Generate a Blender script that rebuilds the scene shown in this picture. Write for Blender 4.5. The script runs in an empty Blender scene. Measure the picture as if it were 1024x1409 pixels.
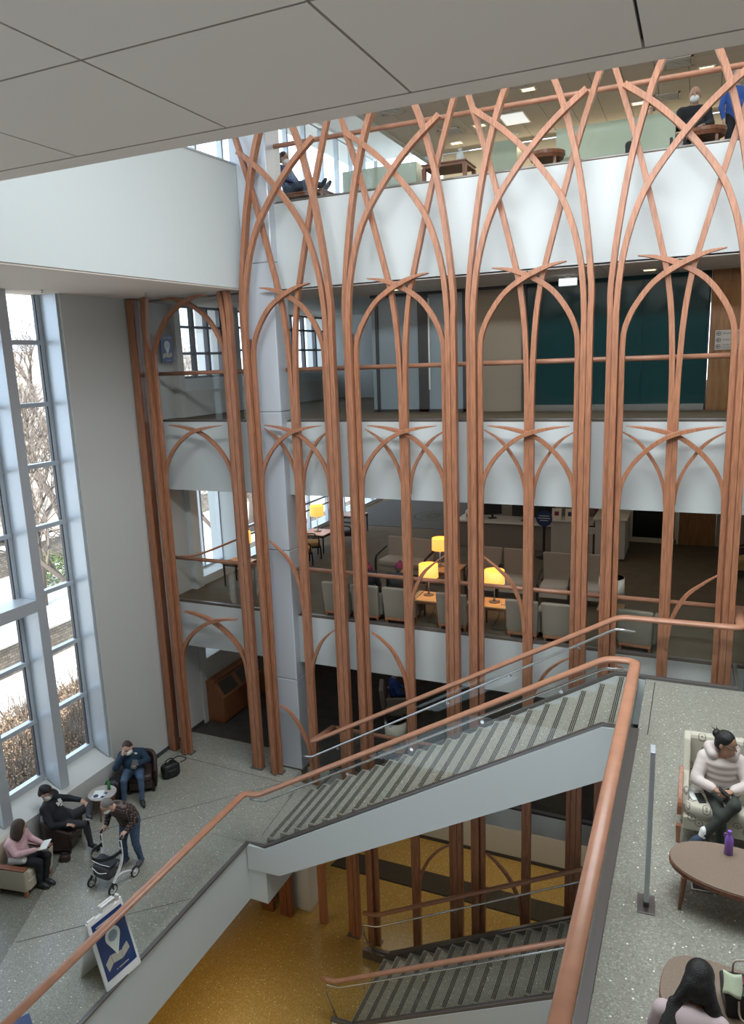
import bpy, bmesh, math, random
import numpy as np
from mathutils import Vector, Matrix, Euler
random.seed(7)
SC = bpy.context.scene
COL = SC.collection
PI = math.pi
# ------------------------------------------------------------------ camera
CZ = 12.97
cam_d = bpy.data.cameras.new('camera')
cam = bpy.data.objects.new('camera', cam_d); COL.objects.link(cam)
cam_d.sensor_fit = 'VERTICAL'; cam_d.sensor_height = 36.0
cam_d.lens = 1012.228 * 36.0 / 1409.0
cam_d.clip_start = 0.05; cam_d.clip_end = 400
rt = Vector((0.91530254, 0.40120132, -0.0354789))
dn = Vector((0.04866498, -0.19760556, -0.97907291))
fw = Vector((-0.39981618, 0.89442134, -0.20039332))
cm = Matrix(((rt.x, -dn.x, -fw.x, 0), (rt.y, -dn.y, -fw.y, 0), (rt.z, -dn.z, -fw.z, CZ), (0, 0, 0, 1)))
cam.matrix_world = cm
SC.camera = cam
# ------------------------------------------------------------------ view, world, sun, large lights
SC.view_settings.view_transform = 'Standard'
SC.view_settings.look = 'None'
SC.view_settings.exposure = 0.0
SC.view_settings.gamma = 1.0
SC.view_settings.use_curve_mapping = False
SC.cycles.max_bounces = 7
SC.cycles.diffuse_bounces = 4
SC.cycles.transparent_max_bounces = 24
SC.cycles.use_denoising = True
SC.cycles.sample_clamp_indirect = 4.0
SC.cycles.caustics_reflective = False
SC.cycles.caustics_refractive = False
W = bpy.data.worlds.new('sky'); SC.world = W; W.use_nodes = True
nt = W.node_tree
bgn = nt.nodes['Background']
bgn.inputs[0].default_value = (0.72, 0.86, 1.0, 1); bgn.inputs[1].default_value = 3.3
def light(name, kind, loc, energy, color=(1, 1, 1), size=1, sizey=None, rot=(0, 0, 0), spread=PI):
    d = bpy.data.lights.new(name, kind); o = bpy.data.objects.new(name, d); COL.objects.link(o)
    o.location = loc; o.rotation_euler = rot; d.energy = energy; d.color = color
    if kind == 'AREA':
        d.size = size
        d.spread = spread
        if sizey: d.shape = 'RECTANGLE'; d.size_y = sizey
    elif kind == 'POINT': d.shadow_soft_size = size
    elif kind == 'SUN': d.angle = 0.01
    return o
sun = light('sun', 'SUN', (0, 0, 40), 9.0, (1, .94, .84))
sun.rotation_euler = Vector((-.12, .8, -.62)).to_track_quat('-Z', 'Y').to_euler()
light('hall_top_fill', 'AREA', (-.8, 8.8, 20.4), 860, (.89, .955, 1.0), 8.6, 7.0, spread=2.2)  # added overhead fill, stands in for unseen daylight above the hall
light('hall_front_fill', 'AREA', (-2.2, 4.85, 17.42), 560, (.89, .955, 1.0), 11, .9, rot=(PI / 2 - .30, 0, 0), spread=2.4)  # added fill from the camera side, brightens slab fronts and lattice
light('landing_fill', 'AREA', (1.5, 0.5, 14.3), 14, (1, .93, .84), 6, 4)  # added unseen fill under the near soffit for the landing floor
light('upper_lounge_light', 'AREA', (-2.5, 18.5, 18.85), 330, (1, .965, .91), 13, 7)
light('corridor_light', 'AREA', (-3, 14.9, 14.38), 27, (1, .9, .78), 12, 1.6)
light('lounge_light', 'AREA', (-4, 17.5, 10.1), 66, (1, .88, .74), 13, 6)
light('lounge_back_fill', 'AREA', (-8.9, 25.8, 10.1), 50, (1, .9, .8), 4, 8)  # added fill to lift the dark rug area at the back
light('lower_lounge_light', 'AREA', (-5, 17.5, 6.2), 22, (1, .9, .8), 12, 6)
light('ground_hall_light', 'AREA', (-3.2, 15.8, 3.2), 80, (1, .89, .70), 9, 2.0)
light('ground_wash_light', 'AREA', (-8.6, 9.0, 2.3), 36, (1, .74, .36), 1.6, 6)
# ------------------------------------------------------------------ materials
MATS = {}
def mat(name, c, rough=.5, metal=0, spec=.5, emit=None, es=0, noise=None, bump=None):
    """noise=(scale, amount, detail) varies the colour; bump=(scale, strength)"""
    m = bpy.data.materials.new(name); m.use_nodes = True; MATS[name] = m
    t = m.node_tree; b = t.nodes['Principled BSDF']
    b.inputs['Base Color'].default_value = (*c, 1); b.inputs['Roughness'].default_value = rough
    b.inputs['Metallic'].default_value = metal; b.inputs['Specular IOR Level'].default_value = spec
    if emit: b.inputs['Emission Color'].default_value = (*emit, 1); b.inputs['Emission Strength'].default_value = es
    if noise or bump:
        tc = t.nodes.new('ShaderNodeTexCoord')
    if noise:
        n = t.nodes.new('ShaderNodeTexNoise'); n.inputs['Scale'].default_value = noise[0]
        n.inputs['Detail'].default_value = noise[2] if len(noise) > 2 else 3
        t.links.new(tc.outputs['Object'], n.inputs['Vector'])
        r = t.nodes.new('ShaderNodeValToRGB')
        a = noise[1]
        r.color_ramp.elements[0].position = .3; r.color_ramp.elements[1].position = .7
        r.color_ramp.elements[0].color = (*[max(0, x * (1 - a)) for x in c], 1)
        r.color_ramp.elements[1].color = (*[min(1, x * (1 + a)) for x in c], 1)
        t.links.new(n.outputs['Fac'], r.inputs['Fac']); t.links.new(r.outputs['Color'], b.inputs['Base Color'])
    if bump:
        n = t.nodes.new('ShaderNodeTexNoise'); n.inputs['Scale'].default_value = bump[0]
        t.links.new(tc.outputs['Object'], n.inputs['Vector'])
        bp = t.nodes.new('ShaderNodeBump'); bp.inputs['Strength'].default_value = bump[1]; bp.inputs['Distance'].default_value = .02
        t.links.new(n.outputs['Fac'], bp.inputs['Height']); t.links.new(bp.outputs['Normal'], b.inputs['Normal'])
    return m
def wood(name, c, scale=(14, 14, 1.2), amt=.28, rough=.42):
    m = mat(name, c, rough); t = m.node_tree; b = t.nodes['Principled BSDF']
    tc = t.nodes.new('ShaderNodeTexCoord'); mp = t.nodes.new('ShaderNodeMapping'); mp.inputs['Scale'].default_value = scale
    n = t.nodes.new('ShaderNodeTexNoise'); n.inputs['Scale'].default_value = 3; n.inputs['Detail'].default_value = 5
    r = t.nodes.new('ShaderNodeValToRGB'); r.color_ramp.elements[0].position = .3; r.color_ramp.elements[1].position = .72
    r.color_ramp.elements[0].color = (*[x * (1 - amt) for x in c], 1); r.color_ramp.elements[1].color = (*[min(1, x * (1 + amt)) for x in c], 1)
    t.links.new(tc.outputs['Object'], mp.inputs['Vector']); t.links.new(mp.outputs['Vector'], n.inputs['Vector'])
    t.links.new(n.outputs['Fac'], r.inputs['Fac']); t.links.new(r.outputs['Color'], b.inputs['Base Color'])
    return m
def terrazzo(name, c, chip, dark, rough=.28, sc=70):
    m = mat(name, c, rough); t = m.node_tree; b = t.nodes['Principled BSDF']
    tc = t.nodes.new('ShaderNodeTexCoord')
    v = t.nodes.new('ShaderNodeTexVoronoi'); v.inputs['Scale'].default_value = sc
    t.links.new(tc.outputs['Object'], v.inputs['Vector'])
    r = t.nodes.new('ShaderNodeValToRGB'); e = r.color_ramp.elements
    e[0].position = 0; e[0].color = (*dark, 1); e[1].position = .25; e[1].color = (*c, 1)
    for p, q in ((.80, c), (.90, chip)):
        x = e.new(p); x.color = (*q, 1)
    sep = t.nodes.new('ShaderNodeSeparateColor')
    t.links.new(v.outputs['Color'], sep.inputs['Color']); t.links.new(sep.outputs['Red'], r.inputs['Fac'])
    v2 = t.nodes.new('ShaderNodeTexVoronoi'); v2.inputs['Scale'].default_value = 11
    t.links.new(tc.outputs['Object'], v2.inputs['Vector'])
    lt = t.nodes.new('ShaderNodeMath'); lt.operation = 'LESS_THAN'; lt.inputs[1].default_value = .1
    t.links.new(v2.outputs['Distance'], lt.inputs[0])
    mx = t.nodes.new('ShaderNodeMix'); mx.data_type = 'RGBA'
    mx.inputs[7].default_value = (*[min(1, x * 2.4) for x in chip], 1)
    t.links.new(lt.outputs[0], mx.inputs[0]); t.links.new(r.outputs['Color'], mx.inputs[6])
    t.links.new(mx.outputs[2], b.inputs['Base Color'])
    return m
def glass(name, tint=(.96, .985, .975), refl=.9):
    m = bpy.data.materials.new(name); m.use_nodes = True; MATS[name] = m
    t = m.node_tree; t.nodes.clear()
    o = t.nodes.new('ShaderNodeOutputMaterial'); mx = t.nodes.new('ShaderNodeMixShader')
    tr = t.nodes.new('ShaderNodeBsdfTransparent'); gl = t.nodes.new('ShaderNodeBsdfGlossy')
    fr = t.nodes.new('ShaderNodeFresnel'); ge = t.nodes.new('ShaderNodeNewGeometry'); ma = t.nodes.new('ShaderNodeMath'); ma.operation = 'MULTIPLY_ADD'
    ma.inputs[1].default_value = 1 / 1.45 - 1.45; ma.inputs[2].default_value = 1.45   # same pane reflectance from both of its faces
    t.links.new(ge.outputs['Backfacing'], ma.inputs[0]); t.links.new(ma.outputs[0], fr.inputs['IOR'])
    ml = t.nodes.new('ShaderNodeMath'); ml.operation = 'MULTIPLY'; ml.inputs[1].default_value = refl
    tr.inputs['Color'].default_value = (*tint, 1); gl.inputs['Roughness'].default_value = .02
    gl.inputs['Color'].default_value = (.95, 1, .98, 1)
    t.links.new(fr.outputs[0], ml.inputs[0]); t.links.new(ml.outputs[0], mx.inputs[0])
    t.links.new(tr.outputs[0], mx.inputs[1]); t.links.new(gl.outputs[0], mx.inputs[2]); t.links.new(mx.outputs[0], o.inputs[0])
    return m
mat('white_wall', (.60, .635, .63), .6)
mat('grey_wall', (.55, .55, .525), .65)
mat('ceiling_paint', (.76, .68, .60), .7)
mat('ceiling_tile', (.60, .565, .52), .8)
mat('gap_dark', (.03, .03, .03), .8)
mat('window_metal', (.52, .56, .60), .35, .3)
mat('dark_metal', (.09, .09, .095), .4, .4)
mat('bronze_metal', (.17, .155, .15), .35, .5)
mat('steel', (.62, .63, .64), .25, .9)
mat('column_clad', (.60, .64, .69), .35, .12)
mat('black', (.012, .012, .013), .5)
mat('dark_grey', (.05, .05, .055), .6)
mat('white_plastic', (.78, .78, .76), .45)
mat('cream_paint', (.62, .56, .44), .6)
wood('cherry', (.355, .15, .079))
wood('cherry_rail', (.42, .20, .12), scale=(2, 2, 2), amt=.09, rough=.33)
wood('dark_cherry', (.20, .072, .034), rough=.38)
wood('cabinet_wood', (.26, .10, .04), rough=.4)
wood('table_wood', (.36, .19, .08), scale=(2, 14, 14), rough=.35)
wood('panel_wood', (.26, .125, .045), scale=(5, 5, .6), rough=.4)
terrazzo('terrazzo', (.285, .281, .235), (.40, .395, .345), (.20, .196, .16))
terrazzo('terrazzo_dark', (.175, .175, .14), (.25, .25, .21), (.11, .11, .085))
terrazzo('terrazzo_gold', (.38, .235, .062), (.5, .36, .15), (.29, .175, .05), .2)
terrazzo('terrazzo_tan', (.42, .36, .22), (.5, .44, .3), (.34, .29, .17))
mat('carpet', (.115, .088, .055), .95, noise=(3, .12), bump=(220, .3))
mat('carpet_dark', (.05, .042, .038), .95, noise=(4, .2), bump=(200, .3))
mat('rug', (.075, .07, .066), .95, noise=(60, .3))
mat('mat_fibre', (.045, .035, .025), .95, noise=(90, .5), bump=(150, .5))
mat('teal_glass', (.012, .055, .06), .12, spec=.7)
mat('grey_panel', (.30, .37, .41), .3)
mat('beige_wall', (.30, .25, .185), .65)
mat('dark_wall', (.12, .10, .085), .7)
glass('glass', (.982, .992, .987), .38); glass('window_glass', (.97, .985, 1), .6); glass('dark_glass', (.55, .6, .6), 1.0)
def frosted(name, c, a):
    m = mat(name, c, .25); b = m.node_tree.nodes['Principled BSDF']; b.inputs['Alpha'].default_value = a
    return m
frosted('green_glass', (.44, .50, .38), .82)
# ------------------------------------------------------------------ mesh building
class MB:
    def __init__(s): s.v = []; s.f = []; s.m = []; s.mats = []; s.cur = 0
    def use(s, name):
        if name not in s.mats: s.mats.append(name)
        s.cur = s.mats.index(name); return s
    def add(s, v, f):
        n = len(s.v); s.v += [tuple(x) for x in v]; s.f += [tuple(i + n for i in q) for q in f]; s.m += [s.cur] * len(f); return s
    def box(s, x0, y0, z0, x1, y1, z1, M=None):
        v = [Vector(p) for p in ((x0, y0, z0), (x1, y0, z0), (x1, y1, z0), (x0, y1, z0), (x0, y0, z1), (x1, y0, z1), (x1, y1, z1), (x0, y1, z1))]
        if M: v = [M @ p for p in v]
        return s.add(v, [(0, 3, 2, 1), (4, 5, 6, 7), (0, 1, 5, 4), (1, 2, 6, 5), (2, 3, 7, 6), (3, 0, 4, 7)])
    def hexa(s, lo, hi):
        """lo, hi: four corners each (ccw from above)"""
        return s.add(list(lo) + list(hi), [(3, 2, 1, 0), (4, 5, 6, 7), (0, 1, 5, 4), (1, 2, 6, 5), (2, 3, 7, 6), (3, 0, 4, 7)])
    def sweep(s, path, prof, up=(0, 0, 1), taper=None, closed=False):
        P = [Vector(p) for p in path]; n = len(P); k = len(prof); rings = []
        for i in range(n):
            a = P[(i - 1) % n] if (i > 0 or closed) else P[i]; b = P[(i + 1) % n] if (i < n - 1 or closed) else P[i]
            t = (b - a).normalized(); U = Vector(up)
            if abs(t.dot(U)) > .985: U = Vector((0, 1, 0)) if abs(t.y) < .9 else Vector((1, 0, 0))
            side = t.cross(U).normalized(); u2 = side.cross(t).normalized(); sc = taper[i] if taper else 1
            # mitre
            if 0 < i < n - 1:
                d1 = (P[i] - P[i - 1]).normalized(); c = max(.5, t.dot(d1))
            else: c = 1
            horiz = abs((P[min(i + 1, n - 1)] - P[i]).normalized().cross((P[i] - P[max(i - 1, 0)]).normalized()).dot(U)) > .05
            rings.append([P[i] + side * (a_ * sc / (c if horiz else 1)) + u2 * (b_ * sc / (1 if horiz else c)) for a_, b_ in prof])
        v = [p for r in rings for p in r]; f = []
        m = n if closed else n - 1
        for i in range(m):
            j = (i + 1) % n
            for q in range(k):
                f.append((i * k + q, i * k + (q + 1) % k, j * k + (q + 1) % k, j * k + q))
        if not closed:
            f.append(tuple(range(k))[::-1]); f.append(tuple((n - 1) * k + q for q in range(k)))
        return s.add(v, f)
    def tube(s, path, r, seg=10, closed=False, taper=None, ry=None):
        ry = ry or r
        return s.sweep(path, [(r * math.cos(2 * PI * q / seg), ry * math.sin(2 * PI * q / seg)) for q in range(seg)], closed=closed, taper=taper)
    def lathe(s, prof, c=(0, 0, 0), seg=24, sx=1, sy=1, M=None):
        v = []; f = []; k = len(prof)
        for i in range(seg):
            a = 2 * PI * i / seg
            for r, z in prof:
                p = Vector((r * math.cos(a) * sx, r * math.sin(a) * sy, z)); p = M @ p if M else p
                v.append(p + Vector(c))
        for i in range(seg):
            j = (i + 1) % seg
            for q in range(k - 1): f.append((i * k + q, j * k + q, j * k + q + 1, i * k + q + 1))
        if prof[0][0] > 1e-6: f.append(tuple(i * k for i in range(seg))[::-1])
        if prof[-1][0] > 1e-6: f.append(tuple(i * k + k - 1 for i in range(seg)))
        return s.add(v, f)
    def cyl(s, c, r, z0, z1, seg=20, sx=1, sy=1): return s.lathe([(r, z0), (r, z1)], c, seg, sx, sy)
    def prism(s, poly, d0, d1, frame):
        """poly 2-D; frame(u,v,d)->xyz"""
        n = len(poly); v = [frame(u, w, d0) for u, w in poly] + [frame(u, w, d1) for u, w in poly]
        f = [tuple(range(n))[::-1], tuple(range(n, 2 * n))] + [(i, (i + 1) % n, n + (i + 1) % n, n + i) for i in range(n)]
        return s.add(v, f)
    def cushion(s, c, sx, sy, sz, M=None, e=.35, nu=16, nv=8):
        """superellipsoid pad, full sizes"""
        v = []; f = []
        pw = lambda x, q: math.copysign(abs(x) ** q, x)
        for j in range(nv + 1):
            b = -PI / 2 + PI * j / nv
            for i in range(nu):
                a = 2 * PI * i / nu
                p = Vector((sx / 2 * pw(math.cos(b), e) * pw(math.cos(a), e), sy / 2 * pw(math.cos(b), e) * pw(math.sin(a), e), sz / 2 * pw(math.sin(b), e)))
                p = M @ p if M else p
                v.append(p + Vector(c))
        for j in range(nv):
            for i in range(nu):
                f.append((j * nu + i, j * nu + (i + 1) % nu, (j + 1) * nu + (i + 1) % nu, (j + 1) * nu + i))
        return s.add(v, f)
    def build(s, name, m=None, parent=None, bevel=0, smooth=False, loc=None, rz=None):
        me = bpy.data.meshes.new(name); me.from_pydata(s.v, [], s.f); me.validate()
        ms = s.mats if s.mats else [m]
        for q in ms: me.materials.append(MATS[q])
        if len(ms) > 1: me.polygons.foreach_set('material_index', s.m)
        bm = bmesh.new(); bm.from_mesh(me); bmesh.ops.recalc_face_normals(bm, faces=bm.faces); bm.to_mesh(me); bm.free()
        if smooth: me.polygons.foreach_set('use_smooth', [True] * len(me.polygons))
        o = bpy.data.objects.new(name, me); COL.objects.link(o)
        if parent: o.parent = parent
        if loc: o.location = loc
        if rz is not None: o.rotation_euler = (0, 0, rz)
        if bevel:
            b = o.modifiers.new('bevel', 'BEVEL'); b.width = bevel; b.segments = 2; b.limit_method = 'ANGLE'; b.angle_limit = .6
        if smooth == 2:
            pass
        return o
def tag(o, label, cat, group=None, kind=None):
    if label: o['label'] = label
    if cat: o['category'] = cat
    if group: o['group'] = group
    if kind: o['kind'] = kind
    return o
def thing(name, label, cat, loc=(0, 0, 0), rz=0, group=None):
    o = bpy.data.objects.new(name, None); COL.objects.link(o); o.empty_display_size = .1
    o.location = loc; o.rotation_euler = (0, 0, rz)
    return tag(o, label, cat, group)
def struct(name, b, m=None, bevel=0, label=None, smooth=False):
    o = b.build(name, m, bevel=bevel, smooth=smooth); o['kind'] = 'structure'
    if label: o['label'] = label
    return o
def dup(root, loc, rz=0, label=None, group=None):
    r = root.copy(); COL.objects.link(r); r.location = loc; r.rotation_euler = (0, 0, rz)
    if label: r['label'] = label
    if group: r['group'] = group
    for ch in list(root.children):
        c = ch.copy(); COL.objects.link(c); c.parent = r
        for g in list(ch.children):
            d = g.copy(); COL.objects.link(d); d.parent = c
    return r
def catmull(pts, n=6):
    P = [np.array(p, float) for p in pts]; P = [2 * P[0] - P[1]] + P + [2 * P[-1] - P[-2]]; out = []
    for i in range(1, len(P) - 2):
        for k in range(n):
            t = k / n; a, b, c, d = P[i - 1:i + 3]
            out.append(.5 * ((2 * b) + (c - a) * t + (2 * a - 5 * b + 4 * c - d) * t * t + (3 * b - a - 3 * c + d) * t ** 3))
    out.append(P[-2]); return [tuple(x) for x in out]
def arc_corner(path, r, n=5):
    """round the corners of a polyline"""
    P = [Vector(p) for p in path]; out = [P[0]]
    for i in range(1, len(P) - 1):
        a, b, c = P[i - 1], P[i], P[i + 1]
        rr = min(r, (b - a).length * .45, (c - b).length * .45)
        p0 = b + (a - b).normalized() * rr; p1 = b + (c - b).normalized() * rr
        for k in range(n + 1):
            t = k / n; out.append(p0 * (1 - t) ** 2 + b * 2 * t * (1 - t) + p1 * t * t)
    out.append(P[-1]); return out
def text_mesh(name, body, size, m, parent=None, M=None, align='LEFT', extrude=.001):
    cu = bpy.data.curves.new(name, 'FONT'); cu.body = body; cu.size = size; cu.align_x = align; cu.extrude = extrude
    t = bpy.data.objects.new('tmp_text', cu); COL.objects.link(t)
    dg = bpy.context.evaluated_depsgraph_get(); dg.update()
    me = bpy.data.meshes.new_from_object(t.evaluated_get(dg)); COL.objects.unlink(t); bpy.data.objects.remove(t)
    me.materials.clear(); me.materials.append(MATS[m])
    if M: me.transform(M)
    o = bpy.data.objects.new(name, me); COL.objects.link(o)
    if parent: o.parent = parent
    return o
# ------------------------------------------------------------------ levels and setting
L0, L1, L2, L3, L4 = 0.0, 3.78, 7.48, 11.80, 16.14
BY = 13.6                                   # front face of the balcony slabs
def slab(x0, x1, y0, y1, top, bottom, fl, body='white_wall', name='floor'):
    b = MB(); b.use(body).box(x0, y0, bottom, x1, y1, top - .02); b.use(fl).box(x0 + .002, y0 + .002, top - .02, x1 - .002, y1 - .002, top)
    return struct(name, b)
slab(-13, 7, 1, 17, L0, -.3, 'terrazzo_gold')
slab(-12.3, -7.74, 1, 10.68, L1, 2.52, 'terrazzo')
slab(-12.3, -7.33, 10.68, 12.93, L1, 2.52, 'terrazzo')
slab(-12.3, -8.0, 12.93, 13.36, L1, 2.52, 'terrazzo')
slab(-12.3, -8.86, 13.36, 14.0, L1, 2.52, 'terrazzo')
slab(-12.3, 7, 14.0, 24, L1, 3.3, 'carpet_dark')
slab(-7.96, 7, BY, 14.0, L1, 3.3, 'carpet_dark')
slab(-.60, 7, 1, 12.58, L2, 6.62, 'terrazzo')
slab(.95, 7, 12.58, BY, L2, 6.62, 'terrazzo')
slab(-12.3, 7, BY, 32, L2, 6.36, 'carpet')
slab(-12.3, 7, BY, 32, L3, 10.21, 'carpet')
slab(-12.3, 7, BY, 27.5, L4, 14.48, 'carpet')
# darker terrazzo field by the windows
b = MB(); b.use('terrazzo_dark').prism([(-11.5, 1), (-7.9 + .55, 1), (-9.78, 6.75), (-10.83, 9.0), (-10.95, 9.75), (-11.5, 9.9)], L1 + .0005, L1 + .002, lambda u, v, d: (u, v, d))
struct('floor', b)
b = MB(); b.use('gap_dark')
for p, q in (((-7.57, 10.97), (-7.72, 12.55)), ((-10.95, 9.75), (-8.0, 12.9)), ((-9.9, 7.1), (-7.8, 9.0)), ((-11.2, 12.9), (-7.6, 12.75)), ((-11.35, 12.0), (-11.2, 13.3))):
    d = (Vector(q) - Vector(p)).normalized(); n = Vector((-d.y, d.x)) * .006
    b.add([(p[0] + n.x, p[1] + n.y, L1 + .003), (q[0] + n.x, q[1] + n.y, L1 + .003), (q[0] - n.x, q[1] - n.y, L1 + .003), (p[0] - n.x, p[1] - n.y, L1 + .003)], [(0, 1, 2, 3)])
b.add([(-.46, 10.6, L2 + .002), (-.448, 10.6, L2 + .002), (-.448, 12.5, L2 + .002), (-.46, 12.5, L2 + .002)], [(0, 1, 2, 3)])
struct('trim_1', b)
# ---- left side: plain wall, knee wall, fins and glazing
b = MB(); b.use('grey_wall').box(-12.3, 11.25, L1, -11.56, 14.5, 14.5)
struct('wall_left', b)
b = MB(); b.use('dark_grey').box(-11.56, 11.25, L1, -11.545, 14.5, L1 + .1); struct('baseboard_left', b)
b = MB(); b.use('grey_wall')
b.prism([(-12.3, L1), (-11.5, L1), (-11.5, 4.50), (-12.05, 4.72), (-12.3, 4.72)], 1, 11.25, lambda u, v, d: (u, d, v))
struct('wall_left', b)
TZ = [4.86, 6.04, 7.30, 8.58, 9.92, 11.16, 12.36, 13.57]
fins = [9.95, 8.56, 7.17, 5.78, 4.39]
def fin_mesh(y0, y1):
    b = MB(); b.use('window_metal')
    b.prism([(-12.1, 4.80), (-11.62, 4.56), (-11.62, 14.5), (-12.1, 14.5)], y0, y1, lambda u, v, d: (u, d, v)); return b
struct('trim_1', fin_mesh(11.20, 11.249))
bays = [11.2] + [f - .11 for f in fins]
for k, f in enumerate(fins):
    o = struct('trim_%d' % (k + 2), fin_mesh(f - .11, f + .11), bevel=.006)
for k in range(5):
    y1 = 11.2 if k == 0 else fins[k - 1] - .11; y0 = fins[k] + .11
    b = MB(); b.use('window_metal')
    for a, c in ((y0, y0 + .09), (y1 - .09, y1)):
        b.box(-12.16, a, 4.74, -12.05, c, 14.5)
    b.box(-12.16, y0, 4.72, -12.03, y1, 4.86)
    for z in TZ[1:]: b.box(-12.16, y0, z - .045, -12.03, y1, z + .045)
    if k >= 1: b.box(-12.1, y0, 8.42, -11.6, y1, 8.66)
    b.use('dark_metal')
    for a, c in ((y0 + .09, y0 + .115), (y1 - .115, y1 - .09)): b.box(-12.13, a, 4.86, -12.06, c, 14.5)
    w = struct('window_%d' % (k + 1), b, bevel=.004)
    g = MB(); g.use('window_glass').box(-12.125, y0 + .09, 4.86, -12.115, y1 - .09, 14.5)
    g.build('pane', None, w)
# ---- upper-left parapet block over the hall, its soffit
b = MB(); b.use('white_wall')
def par(z0, z1, off=0): 
    return [(-8.68 + off, 13.36, z0), (-9.42 + off, 1, z0)], z1
b.prism([(-8.67, 13.36), (-8.83, 13.36), (-8.83, BY - .01), (-12.3, BY - .01), (-12.3, 1), (-9.42, 1)], 14.52, 16.14, lambda u, v, d: (u, v, d))
b.prism([(-8.67, 13.36), (-9.42, 1), (-9.60, 1), (-8.85, 13.36)], 16.14, 16.88, lambda u, v, d: (u, v, d))
struct('wall_upper_left', b)
b = MB(); b.use('ceiling_paint').prism([(-8.69, 13.34), (-8.85, 13.34), (-8.85, BY - .02), (-12.28, BY - .02), (-12.28, 1.02), (-9.44, 1.02)], 14.49, 14.519, lambda u, v, d: (u, v, d))
struct('ceiling', b)
b = MB(); b.use('window_metal').prism([(-8.64, 13.36), (-9.39, 1), (-9.63, 1), (-8.88, 13.36)], 16.88, 16.91, lambda u, v, d: (u, v, d)); struct('trim_7', b)
# ---- near soffit over the camera: panels with open joints
b = MB(); b.use('ceiling_paint')
xs = [-13, -11.95, -10.66, -9.37, -8.08, -6.79, -5.5, -4.21, -2.92, -1.63, -.35, .94, 2.23, 3.52, 7]; ys = [-3, -.65, .62, 1.89, 3.16, 4.42]
for i in range(len(xs) - 1):
    for j in range(len(ys) - 1): b.box(xs[i] + .008, ys[j] + .008, 14.5, xs[i + 1] - .008, ys[j + 1] - .008, 14.53)
b.box(-13, 4.424, 14.497, 7, 4.62, 14.55); b.use('gap_dark').box(-13, -3, 14.535, 7, 4.40, 14.56)
struct('ceiling', b)
b = MB(); b.use('white_wall').box(-13, -3, 14.56, 7, 4.62, 16.9); struct('wall_near_beam', b)
# ---- shell out of view: roof, right, rear, outer left
b = MB(); b.use('white_wall').box(-13, -3, 20.5, 7, 28, 20.7); struct('ceiling', b)
b = MB(); b.use('white_wall').box(6.9, -3, 0, 7.1, 28, 20.5); struct('wall_right', b)
b = MB(); b.use('beige_wall').box(-13, -3.2, 0, 7, -3, 20.5); struct('wall_rear', b)
b = MB(); b.use('grey_wall').box(-13.2, -3, -.3, -13, 28, L1 - .02); b.box(-13, .8, 2.5, -12.31, 14.5, L1 - .02); struct('wall_outer', b)
b = MB(); b.use('carpet').box(-9, -3, L3 - .3, 7, .45, L3); struct('floor', b)
b = MB(); b.use('grey_wall').box(-13, -3, 3.0, -12.31, 4.2, 14.5); struct('wall_outer', b)
# ---- column
b = MB(); b.use('column_clad')
for z0, z1 in ((0, L1 - 1.27), (L1, 6.0), (6.005, 9.0), (9.005, 12.0), (12.005, 15.0), (15.005, 18.0), (18.005, 20.5)):
    b.box(-8.83, 13.38, z0, -7.98, 13.95, z1)
column = b.build('column', None, bevel=.02); tag(column, 'square grey metal-clad column rising behind the wooden lattice through every floor', 'column')
# ---- L0 background
b = MB(); b.use('grey_wall').box(-13, 17, 0, 7, 17.18, 1.45); b.use('dark_metal').box(-13, 16.98, 1.45, 7, 17.2, 1.49); b.use('dark_grey').box(-13, 16.985, 0, 7, 17, .1)
struct('wall_ground_back', b)
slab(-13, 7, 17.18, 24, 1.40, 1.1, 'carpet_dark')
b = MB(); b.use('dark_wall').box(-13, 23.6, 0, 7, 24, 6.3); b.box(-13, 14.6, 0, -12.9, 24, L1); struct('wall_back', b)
# ---- L1 beyond the lattice: left wall with a small window
b = MB(); b.use('grey_wall').box(-12.3, 14.5, L1, -11.5, 24, 5.5); b.box(-12.3, 14.5, 5.5, -11.5, 14.75, 6.36); b.box(-12.3, 16.6, 5.5, -11.5, 24, 6.36)
struct('wall_left', b)
b = MB(); b.use('dark_metal').box(-12.1, 15.2, 5.5, -12.0, 15.32, 6.36); b.box(-12.1, 14.75, 5.5, -12.0, 16.6, 5.54)
w = struct('window_6', b); MB().use('window_glass').box(-12.06, 14.75, 5.52, -12.05, 16.6, 6.36).build('pane', None, w)
# ---- L2 left wall and windows
b = MB(); b.use('white_wall').box(-12.3, 14.5, L2, -11.4, 14.8, 10.21); b.box(-12.3, 14.8, L2, -11.45, 16.9, L2 + .22).box(-12.3, 16.9, L2, -11.6, 31.8, L2 + .05)
b.box(-12.3, 16.45, L2, -11.4, 17.0, 10.21); b.box(-12.3, 31.4, L2, -11.4, 32, 10.21)
struct('wall_left', b)
def grid_window(n, x, y0, y1, z0, z1, ny, zs, m='dark_metal', w=.06):
    b = MB(); b.use(m)
    for k in range(ny + 1):
        y = y0 + (y1 - y0) * k / ny; b.box(x - .06, y - w / 2, z0, x + .06, y + w / 2, z1)
    for z in zs: b.box(x - .05, y0, z - .03, x + .05, y1, z + .03)
    wd = struct('window_%d' % n, b); MB().use('window_glass').box(x - .005, y0, z0, x + .005, y1, z1).build('pane', None, wd)
grid_window(7, -12.0, 14.8, 16.45, L2 + .22, 10.21, 2, (L2 + .25, 10.18), 'window_metal')
grid_window(8, -11.65, 17.0, 31.4, L2 + .05, 10.21, 11, (L2 + .09, L2 + 1.0, 10.18), 'window_metal')
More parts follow.
